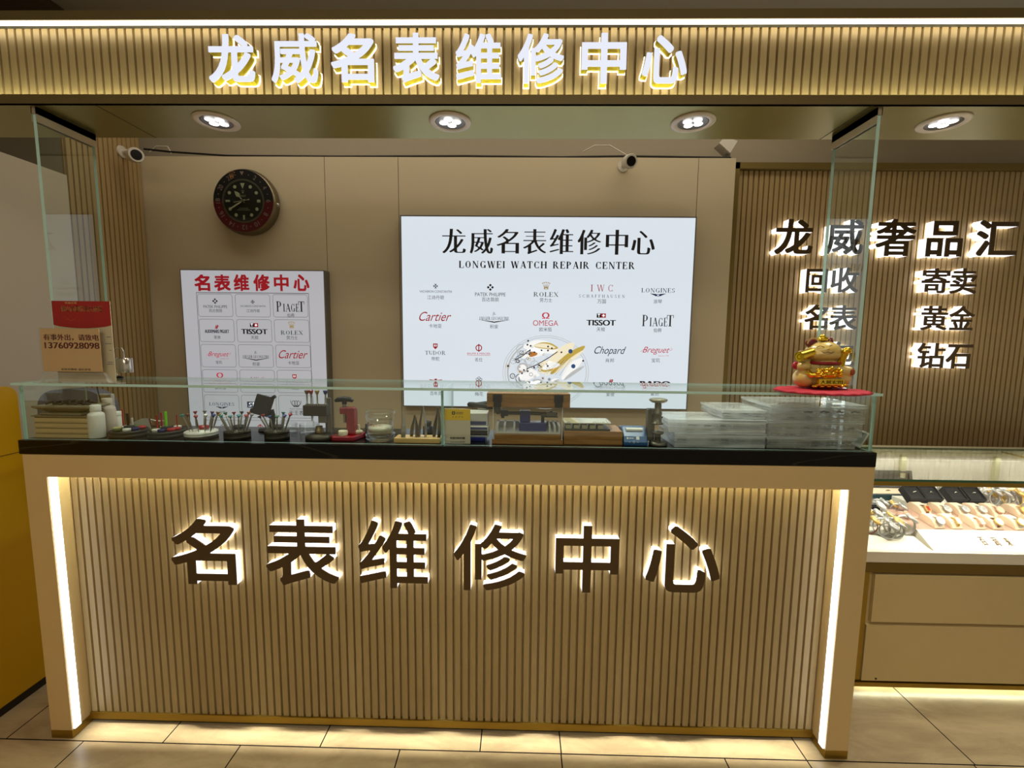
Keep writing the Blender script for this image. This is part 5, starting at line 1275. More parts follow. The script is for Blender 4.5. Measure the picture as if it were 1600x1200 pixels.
# plastic part boxes
lump = M('dark_strap_scraps', (70, 62, 52), .7, var=.3)
def pbox(label, x0, x1, y0, y1, z0, z1, seed, dark=True):
    t = thing('plastic_parts_box', label, 'plastic box', ((x0 + x1) / 2, (y0 + y1) / 2, z0), 'clear plastic boxes at the right end of the case')
    z0 += .0005; h = z1 - z0; zl = z1 - min(.010, h * .25)
    mb = MB(); mb.box(x0, x1, y0, y1, z0, zl - .0006); mb.build('tub', frostdark if dark else frost, t, bevel=.0015)
    mb = MB(); mb.box(x0 - .003, x1 + .003, y0 - .002, y1 + .002, zl, z1); mb.build('lid', frost, t, bevel=.001)
    mb = MB(); n = max(3, int((x1 - x0) / .045))
    for i in range(1, n): xx = x0 + (x1 - x0) * i / n; mb.box(xx - .0005, xx + .0005, y0 + .002, y1 - .002, z0 + .001, zl - .002)
    zz = (z0 + zl) / 2; mb.box(x0 + .002, x1 - .002, y0 + .002, y1 - .002, zz, zz + .001); mb.build('divider', frost, t)
    rn = random.Random(seed); mb = MB()
    for i in range(n):
        for lv in (z0 + .0015, zz + .0015):
            if rn.random() < .72:
                xx = x0 + (x1 - x0) * (i + .5) / n + rn.uniform(-.005, .005); w_ = rn.uniform(.008, .016)
                mb.tube([(xx - w_, y0 + .012, lv + .003), (xx - w_ * .3, y0 + .010, lv + .004 + rn.uniform(0, .004)), (xx + w_ * .5, y0 + .014, lv + .003), (xx + w_, y0 + .011, lv + .003 + rn.uniform(0, .003))], .0024, 5)
    o = mb.build('strap_pieces', lump); tag(o, 'small dark strap pieces inside the ' + label.split(',')[0].replace('clear', 'frosted'), 'strap pieces', kind='stuff')
    o['label'] = 'dark strap pieces inside the plastic box that is ' + label.split(', ')[1]
    return t
pbox('clear plastic parts box, lowest and leftmost on the countertop', .497, .782, 1.428, 1.60, ZT, 1.099, 1, False)
pbox('clear plastic parts box, second tier of the left stack', .476, .783, 1.432, 1.585, 1.0995, 1.142, 2, False)
pbox('clear plastic parts box, top of the left stack and set back', .650, .786, 1.445, 1.62, 1.1425, 1.172, 3, False)
pbox('clear plastic parts box, lowest of the tall right stack', .790, 1.068, 1.432, 1.62, ZT, 1.0905, 4)
pbox('clear plastic parts box, middle of the tall right stack', .792, 1.085, 1.430, 1.62, 1.091, 1.1440, 5)
pbox('clear plastic parts box, topmost of the tall right stack under the cat', .795, 1.090, 1.430, 1.624, 1.1445, 1.194, 6)
mb = MB(); xx = X(1342, 1.44); mb.X = Matrix.Translation((xx + .013, 1.47, ZT + .0006)) @ Matrix.Rotation(R(28), 4, 'Y')
mb.box(-.003, .003, -.02, .02, 0.002, .056); mb.box(-.003, -.014, -.02, .02, .050, .056)
tag(mb.build('corner_bracket', white, None, bevel=.001), 'white plastic corner bracket leaning in the right end of the case', 'bracket')

# ---- on top of the glass
ZG = GZ1 + .0088
sw = M('warm_sign_card', (216, 176, 124), .55, var=.02)
y = 1.394
P0 = [W(60, 513, y), W(158, 514, y), W(160, 582, y), W(68, 580, y)]
t = thing('counter_sign', 'acrylic sign holder with red telephone number on cream card', 'sign', ((P0[2][0] + P0[3][0]) / 2, y, ZG))
xl, xr = P0[3][0], P0[2][0]; zb1, zt1 = P0[3][1], P0[0][1]
MB().box(xl, xr, y, y + .002, zb1, zt1).build('card', sw, t)
mb = MB(); Q = mkP(114, 547, y - .0006)
txt(mb, '有事外出，请致电', bx(Q, -46, -25, 43, -15), Q.y, 0, bold=.0007); txt(mb, '13760928098', bx(Q, -45, -12, 43, -2.4), Q.y, 0, bold=.0009)
txt(mb, '如有如需修 请先致电', bx(Q, -22, 29, 26, 32.5), Q.y, 1)
mb.build('lettering', [M('maroon_print', (130, 16, 30), .6), inkblack], t)
mb = MB(); mb.box(xl - .004, xr + .006, y - .002, y - .0012, zb1 - .002, zt1 + .002); mb.box(xl - .004, xr + .006, y + .0026, y + .0034, zb1 - .002, zt1 + .002)
mb.build('clear_cover', clearp, t)
mb = MB(); xa, xb = X(52, 1.39, 600), X(186, 1.39, 600)
mb.box(xa, xb, 1.3885, 1.4165, ZG, ZG + .003); mb.add([(xl - .012, 1.3895, ZG + .003), (xr + .02, 1.3895, ZG + .003), (xr + .005, 1.392, zb1 - .003), (xl - .003, 1.392, zb1 - .003), (xl - .012, 1.416, ZG + .003), (xr + .02, 1.416, ZG + .003), (xr + .005, 1.399, zb1 - .003), (xl - .003, 1.399, zb1 - .003)], [(0, 1, 2, 3), (1, 5, 6, 2), (5, 4, 7, 6), (4, 0, 3, 7), (3, 2, 6, 7)], 0)
mb.build('clear_foot', glass('clear_acrylic_foot', (.93, .94, .93), 1.5, haze=.14, hazecol=(.8, .78, .72)), t)
y = 1.4115
A, B, Cc = W(84, 470, y), W(171, 469, y), W(183, 590, y)
x0, x1 = W(86, 530, y)[0], W(176, 530, y)[0]
t = thing('notice_board', 'tall cream notice with red printed top behind the telephone sign', 'notice', ((x0 + x1) / 2, y, ZG + .0035))
MB().box(x0, x1, y, y + .002, ZG + .0035, A[1]).build('card', M('pale_notice_card', (196, 184, 150), .55, var=.02), t)
zs = W(128, 510, y)[1]
mb = MB(); q = [(x0, A[1])] + [(x0, zs + .004)] + [(x0 + (x1 - x0) * i / 10, zs - .008 * math.sin(PI * i / 10) + .002) for i in range(1, 10)] + [(x1, zs + .004), (x1, A[1])]
mb.poly([q], y - .0004, None, 0); mb.build('red_header', M('red_header', (158, 26, 22), .55), t)
mb = MB(); Q = mkP(129, 490, y - .0008)
txt(mb, '佛山商圈优惠大放送', bx(Q, -34, -12, 32, -3), Q.y, 0, bold=.0002); txt(mb, '商圈优惠', bx(Q, -27, -18, -8, -15), Q.y, 0)
for i in range(5): mb.line([Q(-34 + i * 4, 8 + i), Q(-28 + i * 5, 4 + (i % 2) * 5), Q(-22 + i * 4, 12)], .0009, Q.y, 2)
Q2 = mkP(171, 540, y - .0008)
for v, w_ in ((-14, 7), (-3.5, 10), (7, 4), (26, 8), (29, 9)): rect(mb, Q2, -w_ + 3, v, 3, v + .9, 1)
mb.build('lettering', [M('gold_lettering', (222, 178, 110), .55), inkgrey, M('orange_swirl', (196, 70, 40), .55)], t)
# gooseneck lamp
y = 1.57; xl_ = X(194, y, 570); t = thing('gooseneck_lamp', 'small silver cylinder lamp on a bent neck beside the notice', 'lamp', (X(181, y, 592), y, ZG))
zt_l, zb_l = Zp(559, y, 195) + .0, Zp(582, y, 195)
zt_l = W(194, 559, y)[1]; zb_l = W(194, 582, y)[1]
MB().lathe([(.024, 0), (.0248, .002), (.0248, zt_l - zb_l - .003), (.022, zt_l - zb_l), (.004, zt_l - zb_l + .001)], (xl_, y, zb_l), 32).build('shade', silver, t)
MB().lathe([(.0001, .008), (.020, .006), (.024, .0008)], (xl_, y, zb_l), 32).build('inner_reflector', refl, t)
xk = X(181, y, 592)
MB().tube([(xk, y + .006, ZG + .006), (xk - .006, y + .008, ZG + .06), (xk - .004, y + .004, zt_l + .022), (xk + .010, y, zt_l + .034), (xl_ - .004, y, zt_l + .033), (xl_ + .001, y, zt_l + .022), (xl_ + .001, y, zt_l + .001)], .0026, 8).build('neck', silver, t)
MB().lathe([(.0001, 0), (.026, 0), (.026, .004), (.012, .008), (.0001, .009)], (xk, y, ZG), 28, sy=.6).build('base', black, t)
tag(MB().tube([(X(150, 1.60, 606), 1.60, GZ1 - .001), (X(153, 1.60, 615), 1.60, 1.19), (X(158, 1.595, 632), 1.595, 1.150), (X(159, 1.58, 640), 1.58, 1.137)], .0018, 6).build('lamp_cord', black), 'thin black cord dropping from the lamp into the case', 'cord')

# office chair behind the left end
y = 1.72; xa, xb = X(50, y, 620), X(170, y, 620); zt_ = Zp(612, y, 110) + .01; xm = (xa + xb) / 2
greyf = M('blue_grey_upholstery', (96, 100, 116), .8, var=.08, bump=.2)
t = thing('office_chair', 'blue-grey upholstered office chair behind the left end of the counter', 'chair', (xm, y + .24, 0))
mb = MB(); pts = []
hw = (xb - xa) / 2
for i in range(17):
    a = PI * i / 16; pts.append((xm + hw * math.cos(a) * (abs(math.cos(a)) ** -.35 if abs(math.cos(a)) > .2 else 1) * .9, zt_ - .10 + .10 * math.sin(a) ** .7))
pts += [(xm - hw * .8, zt_ - .42), (xm + hw * .8, zt_ - .42)]
mb.poly([pts], y, y + .06, 0); mb.build('backrest', greyf, t, bevel=.015, seg=3)
MB().cbox(xm, y + .24, .34, .36, .42, .07).build('seat', greyf, t, bevel=.02, seg=3)
mb = MB(); mb.cyl((xm, y + .24, .08), (xm, y + .24, .42), .025); mb.build('pedestal', black, t)
MB().tube([(xm, y + .14, .41), (xm, y + .09, .45), (xm, y + .085, .85)], .02, 10).build('back_bar', black, t)
for i in range(5):
    a = 2 * PI * i / 5; e = (xm + .17 * math.cos(a), y + .24 + .17 * math.sin(a))
    lg = MB().tube([(xm, y + .24, .10), (e[0], e[1], .06)], [.022, .014], 8).build('leg', black, t)
    MB().ell((e[0], e[1], .025), (.025, .018, .025)).build('caster', black, lg)

# ------------------------------------------------------------------ lucky cat on its cushion
yc_, k = 1.425, 1.425 / F
cxm = X(1284, yc_, 570)
redf = M('red_brocade', (176, 20, 44), .7, var=.25, scale=180, bump=.4)
mb = MB(); n = 72; top = []; cu_x = X(1280, 1.41, 610)
ring = []
for i in range(n):
    a = 2 * PI * i / n; r = .134 * (1 + .035 * abs(math.sin(6 * a)))
    x, y = cu_x + r * math.cos(a), 1.40 + r * .78 * math.sin(a)
    if x > 1.030 and y > 1.412: y = 1.412
    ring.append((x, y))
vs = [(cu_x, 1.40, ZG + .010)]
for s, z in ((.35, .0105), (.7, .011), (.9, .009), (1.0, .0045), (.9, .0006), (.6, .0004)):
    vs += [(cu_x + (p[0] - cu_x) * s, 1.40 + (p[1] - 1.40) * s, ZG + z + (.0015 * math.sin(i * 1.7) if s > .8 and z > .002 else 0)) for i, p in enumerate(ring)]
fs = [(0, 1 + i, 1 + (i + 1) % n) for i in range(n)]
for q in range(5): fs += [(1 + q * n + i, 1 + (q + 1) * n + i, 1 + (q + 1) * n + (i + 1) % n, 1 + q * n + (i + 1) % n) for i in range(n)]
fs.append(tuple(1 + 5 * n + i for i in range(n))[::-1])
mb.add(vs, fs, 0, True)
cush = tag(mb.build('cushion', redf), 'thin red ruffled cushion under the golden cat', 'cushion')
ZC = ZG + .0120
ct = thing('lucky_cat', 'golden beckoning cat figurine sitting on the red cushion', 'figurine', (cxm, yc_, ZC))
def cp(u, v, dy=0):
    y = yc_ + dy; x, z = W(u, v, y); return (x, y, z)
catcream = M('pearl_cream_glaze', (206, 178, 98), .3, var=.06, coat=.5)
catgold = M('bright_gold', (244, 206, 64), .24, 1.0, var=.1)
darkred = M('dark_red_glaze', (104, 14, 28), .3, coat=.4)
def remesh(o, vox):
    m = o.modifiers.new('Remesh', 'REMESH'); m.mode = 'VOXEL'; m.voxel_size = vox; m.use_smooth_shade = True
    s = o.modifiers.new('Smooth', 'SMOOTH'); s.iterations = 4; s.factor = .5
    return o
p = lambda px: px * k
mb = MB()
mb.ell(cp(1284, 590), (p(36), p(24), p(17.5)), n=28, k=16)            # seated body
mb.ell(cp(1256, 590, -.004), (p(15), p(17), p(15)), n=24, k=14); mb.ell(cp(1312, 592, -.010), (p(14), p(16), p(13)), n=24, k=14)   # haunches
mb.ell(cp(1284, 574), (p(25), p(19), p(18)), n=24, k=14)
mb.ell(cp(1286, 549.5, -.004), (p(25.5), p(20), p(16.5)), n=28, k=16)          # head
mb.ell(cp(1286, 554, -.010), (p(28), p(17), p(11)), n=28, k=14)             # cheeks
mb.ell(cp(1286, 555.5, -.030), (p(8), p(5), p(4)), n=16, k=10)
mb.ell(cp(1255, 572, -.012), (p(11), p(11), p(8)), n=20, k=12)           # left arm
mb.tube([cp(1258, 566, -.004), cp(1252, 558, -.014), cp(1254, 550, -.020)], [p(8), p(7), p(6)], 14)
mb.tube([cp(1308, 578, -.014), cp(1320, 581, -.024), cp(1331, 581, -.032)], [p(11), p(9.5), p(7.5)], 16)   # foot
remesh(mb.build('body', catcream, ct), .0016)
mb = MB(); mb.tube([cp(1311, 576, -.016), cp(1316, 560, -.026), cp(1322, 549, -.034)], [p(6.5), p(5.2), p(5.4)], 14); mb.ell(cp(1324, 547, -.038), (p(7), p(5), p(4.6)), n=16)
for i in range(3): mb.ell(cp(1320 + i * 4.2, 550, -.043), (p(2.1), p(2.2), p(1.8)), n=10, k=8)
remesh(mb.build('raised_paw', catgold, ct), .0012)
mb = MB(); c = cp(1332, 581.5, -.0425); mb.ell(c, (p(4.2), p(1.6), p(5.0)), n=14); mb.build('foot_pad', M('rust_glaze', (150, 70, 20), .4), ct)
for u, v, s in ((1268, 536, -1), (1297, 534.5, 1)):
    mb = MB(); mb.ell(cp(u, v, -.004), (p(9.5 if s < 0 else 4.6), p(4), p(7.5)), n=18, k=10); e = mb.build('ear', darkred, ct)
    MB().ring(cp(u, v)[0], cp(u, v)[2], p(7.6 if s < 0 else 3.6), p(10.2 if s < 0 else 5.2), yc_ - .0105, 0, 24, a0=R(10), a1=R(190), k=.85).build('ear_rim', catcream, e)
mb = MB(); mb.ell(cp(1286, 529.5, -.008), (p(8), p(6), p(4)), n=16); mb.ell(cp(1285, 525.5, -.010), (p(4.5), p(4), p(3)), n=14)
for i in range(5): mb.ell(cp(1279 + i * 3.4, 531, -.018), (p(1.6), p(1.6), p(1.6)), n=10)
remesh(mb.build('crown_ornament', catgold, ct), .0012)
hy = -.0335
def arcpts(u0, v0, u1, v1, sag, dy, n=8):
    return [cp(u0 + (u1 - u0) * i / n, v0 + (v1 - v0) * i / n + sag * math.sin(PI * i / n), dy(u0 + (u1 - u0) * i / n) if callable(dy) else dy) for i in range(n + 1)]
def facey(u, v=549):
    q = max(0, 1 - ((u - 1286) / 27.5) ** 2 - ((v - 552) / 18) ** 2); return -.008 - p(19.5) * math.sqrt(q) - .0012
mb = MB()
for u0, u1, v in ((1276, 1288, 543), (1296, 1303, 541.5)): mb.tube([cp(u0 + (u1 - u0) * i / 6, v - 2.2 * math.sin(PI * i / 6), facey(u0 + (u1 - u0) * i / 6, v)) for i in range(7)], p(.5), 6)
mb.build('eye', M('dark_glaze', (50, 36, 10), .4), ct)
mb = MB(); mb.tube([cp(1284 + i * 1.9, 549.5 + 2.0 * abs(math.sin(PI * i / 5)), facey(1284 + i * 1.9, 554) - .004) for i in range(11)], p(.45), 6); mb.build('mouth', M('dark_glaze', (50, 36, 10), .4), ct)
mb = MB(); mb.ell(cp(1295, 545, facey(1295, 546) - .0015), (p(1.6), p(1.3), p(1.1)), n=10); mb.build('nose', catgold, ct)
mb = MB(); pts = [(cp(1285, 566.5)[0] + p(22) * math.cos(a), yc_ - .004 + p(19) * math.sin(a), cp(1285, 566.5)[2]) for a in [2 * PI * i / 40 for i in range(41)]]; mb.tube(pts, p(2.4), 10); mb.build('collar', M('red_collar', (150, 18, 34), .5), ct)
mb = MB()   # barrel held on the shoulder
mb.cyl(cp(1249, 557.5, -.040), cp(1268, 551.5, -.020), p(7.6), p(7.2), 24); mb.build('gold_barrel', catgold, ct)
c = cp(1249, 557.5, -.0405)
mb = MB(); mb.ring(c[0], c[2], p(4.6), p(6.2), c[1] - .0016, 0, 24); mb.disc(c[0], c[2], p(2.4), c[1] - .0016, 0, n=16); mb.build('barrel_rim', M('yellow_gold', (232, 206, 30), .3, .6), ct)
mb = MB(); mb.ell(cp(1243.5, 571, -.008), (p(6), p(4), p(6)), n=14); mb.build('red_tassel', M('red_glaze', (170, 24, 40), .35, coat=.3), ct)
# gold heap and plaque
mb = MB(); rn = random.Random(5)
mb.ell(cp(1296, 584, -.040), (p(20), p(8), p(8)), n=20)
for i in range(34):
    u = 1278 + rn.random() * 38; v = 574 + rn.random() * 12 + abs(u - 1297) * .15
    mb.ell(cp(u, v, -.050 - rn.random() * .010), (p(3.4), p(2.6), p(1.8)), n=10, k=6)
mb.tube([cp(1262, 581, -.03), cp(1268, 586, -.044), cp(1278, 586, -.048)], p(4.4), 10)
for i in range(10): mb.ell(cp(1273 + i * 5.2, 603.5 - (2 if i % 2 else 0), -.044), (p(4), p(4.5), p(2.6)), n=10, k=6)
mb.build('gold_heap', catgold, ct)
a = cp(1279, 592, -.054); b = cp(1317, 601.5, -.054)
MB().box(a[0], b[0], a[1] - .004, a[1] + .010, b[2], a[2]).build('plaque', catgold, ct, bevel=.001)
mb = MB(); txt(mb, '大展宏图', (a[0] + .004, b[2] + .003, b[0] - .004, a[2] - .003), a[1] - .0046, 0, bold=.0003); mb.build('plaque_lettering', M('dark_engraving', (50, 34, 10), .5), ct)
mb = MB(); c0 = cp(1288, 573, -.030); txt(mb, '招财', (c0[0] - .016, c0[2] - .006, c0[0] + .012, c0[2] + .006), c0[1] - .002, 0, bold=.0003); mb.build('belly_lettering', M('dark_engraving', (50, 34, 10), .5), ct)
MB().tube([(X(1283, 1.384, 616), 1.3850, ZG + .001), (X(1283, 1.384, 616), 1.3845, ZG - .02), (X(1282.4, 1.384, 616), 1.385, ZG - .042)], .0009, 6).build('loose_thread', black, cush)

# ------------------------------------------------------------------ jewellery showcase on the right
SY = 1.69
sx0, sx1 = 1.335, 2.335
sc = thing('display_showcase', 'cream and brass glass display showcase full of watches beside the counter', 'showcase', (1.9, 1.95, 0))
cab = M('cream_cabinet_laminate', (206, 184, 132), .45, var=.02)
mb = MB(); mb.box(sx0 + .002, 3.3, SY + .012, 2.24, .052, .548, 0); mb.build('body', cab, sc)
MB().box(sx0, 3.3, SY - .004, SY + .012, .508, .547).build('band', M('olive_brown_band', (116, 92, 30), .45, .3), sc)
MB().box(sx0 + .045, 3.3, SY - .004, SY + .0115, .305, .500).build('drawer_front', cab, sc, bevel=.001)
MB().box(sx0 + .030, 3.3, SY - .004, SY + .0115, .058, .292).build('drawer_front', cab, sc, bevel=.001)
mb = MB(); mb.box(sx0, sx0 + .026, SY, SY + .012, .058, .507); mb.box(sx0, 3.3, SY - .006, SY + .03, .034, .0515); mb.build('brass_edge', brass, sc)
MB().box(sx0 + .01, 3.3, SY + .06, 2.2, .0, .0335).build('kick_shadow', black, sc)  # black block that stands for the dark shadow below the cabinet
MB().box(sx0 + .02, 3.3, SY + .036, SY + .044, .0345, .040).build('light_strip', ledwarm, sc)
deckm = M('white_display_deck', (232, 224, 204), .5, var=.02)
MB().box(sx0, 3.3, SY - .002, 2.215, .5485, .590).build('deck', deckm, sc)
mb = MB(); mb.add([(sx0, SY, .5905), (3.3, SY, .5905), (3.3, SY, .853), (sx0, SY, .853)], [(0, 1, 2, 3)]); mb.build('front_pane', paneglass, sc)
MB().box(sx0, 3.3, SY - .004, SY + .010, .8535, .8695).build('brass_rail', brass, sc)
pane('top_pane', sx0, 3.3, SY - .006, 2.200, .870, .8795, sc, 'z', glassdark)
MB().box(sx0, 3.3, SY + .014, SY + .026, .862, .8665).build('light_strip', M('showcase_led', (255, 252, 245), .5, emis=60.0, ecol=(255, 248, 232)), sc)
mb = MB(); mb.box(sx0, 3.3, 2.2005, 2.24, .858, .8795); mb.box(sx0, 3.3, 2.19, 2.2, .846, .8575); mb.build('back_rail', M('cream_metal_rail', (206, 198, 160), .4, var=.03), sc)
MB().box(sx0, 3.3, 2.216, 2.24, .5905, .857).build('back_panel', M('woven_cream_panel', (224, 214, 196), .8, var=.05, scale=300, stretch=(1, 1, .1)), sc)
for x in (sx0 + .55, sx1): MB().box(x - .012, x + .012, 2.20, 2.2155, .5905, .845).build('back_post', M('cream_metal_rail', (0, 0, 0)), sc)
mb = MB(); mb.box(sx1 - .004, sx1 + .004, SY + .03, 2.19, .864, .8695); mb.build('cross_rail', brass, sc)
hs = W(1367, 1059, SY); MB().cyl((hs[0], SY - .0055, hs[1]), (hs[0], SY - .0035, hs[1]), .004, n=12).build('lock', darkmetal, sc)

DK = .5908
# sloping display bed
def bed(label, x0, x1, y0, y1, h0, h1, letters=False):
    t = thing('watch_display_bed', label, 'display bed', ((x0 + x1) / 2, (y0 + y1) / 2, DK))
    mb = MB(); vs = []
    for x in (x0, x1): vs += [(x, y0, DK), (x, y0 + .085, DK + h0), (x, y1, DK + h1), (x, y1, DK)]
    mb.add(vs, [(0, 3, 2, 1)[::-1], (4, 7, 6, 5), (0, 4, 5, 1), (1, 5, 6, 2), (2, 6, 7, 3), (0, 3, 7, 4)]); mb.build('base', deckm, t, bevel=.002)
    return t
bx0 = X(1452, 1.70, 862); bd = bed('white sloping display bed with gold characters on its front', bx0 + .02, 2.9, 1.700, 1.975, .050, .0783)
bd2 = bed('low white display bed at the counter end of the showcase', 1.345, bx0 + .012, 1.70, 1.98, .022, .04)
mb = MB(); goldl = M('bronze_characters', (112, 78, 38), .5)
for ch, u in (('百', 1534.5), ('润', 1554), ('来', 1573.5)):
    v, tr = text_tris(ch); a = v.min(0); b = v.max(0); mid = (a + b) / 2; yy = 1.745; xx, _ = W(u, 848, yy); s = .020
    vs = []
    for q in v:
        dx, dz = (q - mid) * s * 1.1; f = .5 + dz / .05
        vs.append((xx + dx, 1.700 + .085 * f - .0006, DK + .050 * f + .0008))
    for ox in (-.0007, 0, .0007): mb.add([(q[0] + ox, q[1], q[2] + abs(ox) * .1) for q in vs], tr)
mb.build('lettering', goldl, bd)

# watches
WF = {'white': (235, 235, 230), 'black': (20, 20, 24), 'blue': (30, 44, 110), 'champagne': (236, 214, 160), 'rose': (226, 170, 150), 'red': (150, 40, 30)}
mSil = M('watch_silver', (190, 188, 184), .28, .6); mGol = M('watch_gold', (222, 184, 104), .3, .45); mRos = M('watch_rose_gold', (226, 178, 150), .3, .4); mLea = M('brown_watch_leather', (110, 62, 30), .55)
def watch_parts(face, metal, strap, square=False):
    """a closed bracelet lying back on its cushion: dial at the front top, tilted"""
    t = thing('wristwatch', '', 'watch', (0, 0, 0))
    mb = MB(); n = 28; rx, rz = .023, .027; w_ = .0062; vs = []
    for i in range(n):
        a = 2 * PI * i / n + .35; c, s = math.cos(a), math.sin(a)
        for dx, r in ((-w_, 1), (w_, 1), (w_, .90), (-w_, .90)): vs.append((dx, rx * r * c, rz * (1 + r * s)))
    mb.add(vs, [(4 * i + j, 4 * ((i + 1) % n) + j, 4 * ((i + 1) % n) + (j + 1) % 4, 4 * i + (j + 1) % 4) for i in range(n) for j in range(4)], 0, False)
    mb.build('bracelet', strap, t)
    X_ = Matrix.Translation((0, -rx * .72, rz * 1.72)) @ Matrix.Rotation(R(42), 4, 'X')
    mb = MB(); mb.X = X_
    if square: mb.box(-.009, .009, -.012, .012, -.003, .004)
    else: mb.lathe([(.0001, -.004), (.014, -.004), (.0165, -.002), (.0165, .003), (.0145, .0045)], n=28); mb.cyl((.016, 0, 0), (.0195, 0, 0), .002, n=8)
    mb.build('watch_case', metal, t)
    mb = MB(); mb.X = X_
    if square: mb.box(-.0072, .0072, -.010, .010, .0041, .0044)
    else: mb.lathe([(.0145, .0040), (.0001, .0042)], n=24)
    d = mb.build('dial', M('dial_' + face, WF[face], .25), t)
    mb = MB(); mb.X = X_
    hm = M('watch_hand_dark', (40, 34, 30), .4) if face not in ('black', 'blue') else M('watch_hand_light', (220, 214, 200), .4)
    for a, l in ((R(60), .007), (R(-60), .010)):
        mb.add([(-.0006 * math.cos(a), .0006 * math.sin(a), .0047), (.0006 * math.cos(a), -.0006 * math.sin(a), .0047), (l * math.sin(a), l * math.cos(a), .0047)], [(0, 1, 2)])
    mb.build('hand', hm, d)
    return t
WP = {}
CN = {'white': 'white', 'black': 'black', 'blue': 'dark blue', 'champagne': 'champagne', 'rose': 'rose', 'red': 'red'}
def place_watch(face, kind, loc, rot, label, group, scale=1.0, sq=False):
    key = (face, kind, sq); mt = {'silver': (mSil, mSil), 'gold': (mGol, mGol), 'rose gold': (mRos, mRos), 'leather': (mGol, mLea), 'mixed': (mGol, mSil)}[kind]
    if key not in WP: o = WP[key] = watch_parts(face, mt[0], mt[1], sq)
    else: o = dup(WP[key], (0, 0, 0))
    o.location = loc; o.rotation_euler = rot; o.scale = (scale,) * 3; o['label'] = label; o['group'] = group
    return o
blush = M('blush_suede', (178, 142, 122), .85, var=.06); padm = M('cream_suede_pad', (222, 196, 164), .8, var=.04)
# watch cushions: two rows on the sloping bed
def bedz(y): return DK + .050 + (.085 - .050) * (y - 1.785) / (2.02 - 1.785)
spec = [('white', 'silver', False), ('champagne', 'gold', True), ('red', 'rose gold', True), ('white', 'leather', False), ('champagne', 'mixed', False), ('black', 'rose gold', False)]
spec2 = [('red', 'leather', True), ('champagne', 'silver', False), ('white', 'silver', False), ('rose', 'silver', False), ('black', 'rose gold', False), ('white', 'gold', False)]
pw = None
SPL = ['first', 'second', 'third', 'fourth', 'fifth', 'sixth']
def cushion_proto():
    t = thing('watch_cushion', '', 'cushion', (0, 0, 0))
    mb = MB(); n = 10; pr = [(0, 0)] + [(.030 - .030 * math.cos(PI * i / n), .004 + .026 * math.sin(PI * i / n) ** .8) for i in range(n + 1)] + [(.060, 0)]
    pr = [(0, 0), (0, .006), (.010, .020), (.022, .029), (.036, .033), (.052, .034), (.068, .032), (.078, .026), (.082, .012), (.082, 0)]
    m_ = len(pr); vs = [(-.020, a, z) for a, z in pr] + [(.020, a, z) for a, z in pr]
    mb.add(vs, [tuple(range(m_)), tuple(range(2 * m_ - 1, m_ - 1, -1))] + [(i, m_ + i, m_ + (i + 1) % m_, (i + 1) % m_) for i in range(m_)], 0, False); mb.build('pad', padm, t, bevel=.002)
    return t
for rowi, (yr, us, sp) in enumerate(((1.790, [1459, 1486, 1522, 1549, 1584, 1618], spec), (1.885, [1440, 1471, 1499, 1526, 1552, 1590], spec2))):
    rowname = ('front', 'rear')[rowi]
    for i, u in enumerate(us):
        x = X(u, yr + .03, 815 if rowi == 0 else 793); z = bedz(yr) + .0006
        if x - .02 < bx0 + .024: continue
        sl = R(8.0)
        lab = 'cream watch cushion, ' + SPL[i] + ' in the ' + rowname + ' row of the sloping bed'
        if pw is None: pw = cushion_proto(); o = pw
        else: o = dup(pw, (0, 0, 0))
        o.location = (x, yr, z); o.rotation_euler = (sl, 0, 0); o['label'] = lab; o['group'] = 'cream watch cushions'
        f, kd, sq = sp[i]
        place_watch(f, kd, (x, yr + .026, z - .010), (R(6), 0, .12), kd + ' wristwatch with ' + CN[f] + ' dial on ' + SPL[i] + ' cushion of ' + rowname + ' row', 'watches on the cream cushions', .98, sq)
mb = MB(); x = X(1430, 1.8, 815)
for yr in (1.787, 1.882):
    a, b = bx0 + .022, 2.88
    mb.add([(a, yr, bedz(yr) + .0003), (b, yr, bedz(yr) + .0003), (b, yr + .090, bedz(yr + .090) + .0003), (a, yr + .090, bedz(yr + .090) + .0003)], [(0, 1, 2, 3)])
mb.build('blush_lining', blush, bd)
# ring boxes
rb = None; ringbox = M('black_ring_box', (26, 25, 26), .7, var=.1)
def ringbox_proto():
    t = thing('ring_box', '', 'ring box', (0, 0, 0))
    mb = MB(); mb.box(-.036, .036, 0, .07, 0, .028); mb.build('base', ringbox, t, bevel=.002)
    mb = MB(); mb.X = Matrix.Translation((0, .07, .028)) @ Matrix.Rotation(R(-68), 4, 'X')
    mb.box(-.036, .036, -.066, 0, 0, .006); 
    mb = MB(); mb.box(-.036, -.031, .002, .07, .0285, .034); mb.box(.031, .036, .002, .07, .0285, .034); mb.box(-.031, .031, .066, .07, .0285, .034); mb.box(-.031, .031, .002, .005, .0285, .034); mb.build('rim', ringbox, t)
    mb = MB(); pts = [(.007 * math.cos(a), .036, .0295 + .007 * math.sin(a)) for a in [PI * i / 12 for i in range(13)]]; mb.tube(pts, .0016, 8); mb.ell((0, .036, .0375), (.0035, .003, .0025)); mb.build('silver_ring', silver, t)
    return t
for i, u in enumerate((1423, 1447, 1487, 1515)):
    yy = 1.99; x = X(u, yy + .03, 778)
    if rb is None: rb = ringbox_proto(); o = rb
    else: o = dup(rb, (0, 0, 0))
    if i and x - px_ < .074: x = px_ + .074
    px_ = x
    o.location = (x, 1.996, DK + .083); o.rotation_euler = (R(38), 0, 0); o['group'] = 'black ring boxes'
    o['label'] = ['leftmost black ring box with a silver ring, beside the dark blue tray', 'second black ring box from the left with a silver ring', 'third black ring box from the left with a silver ring', 'rightmost black ring box with a silver ring, beside the loose watches'][i]
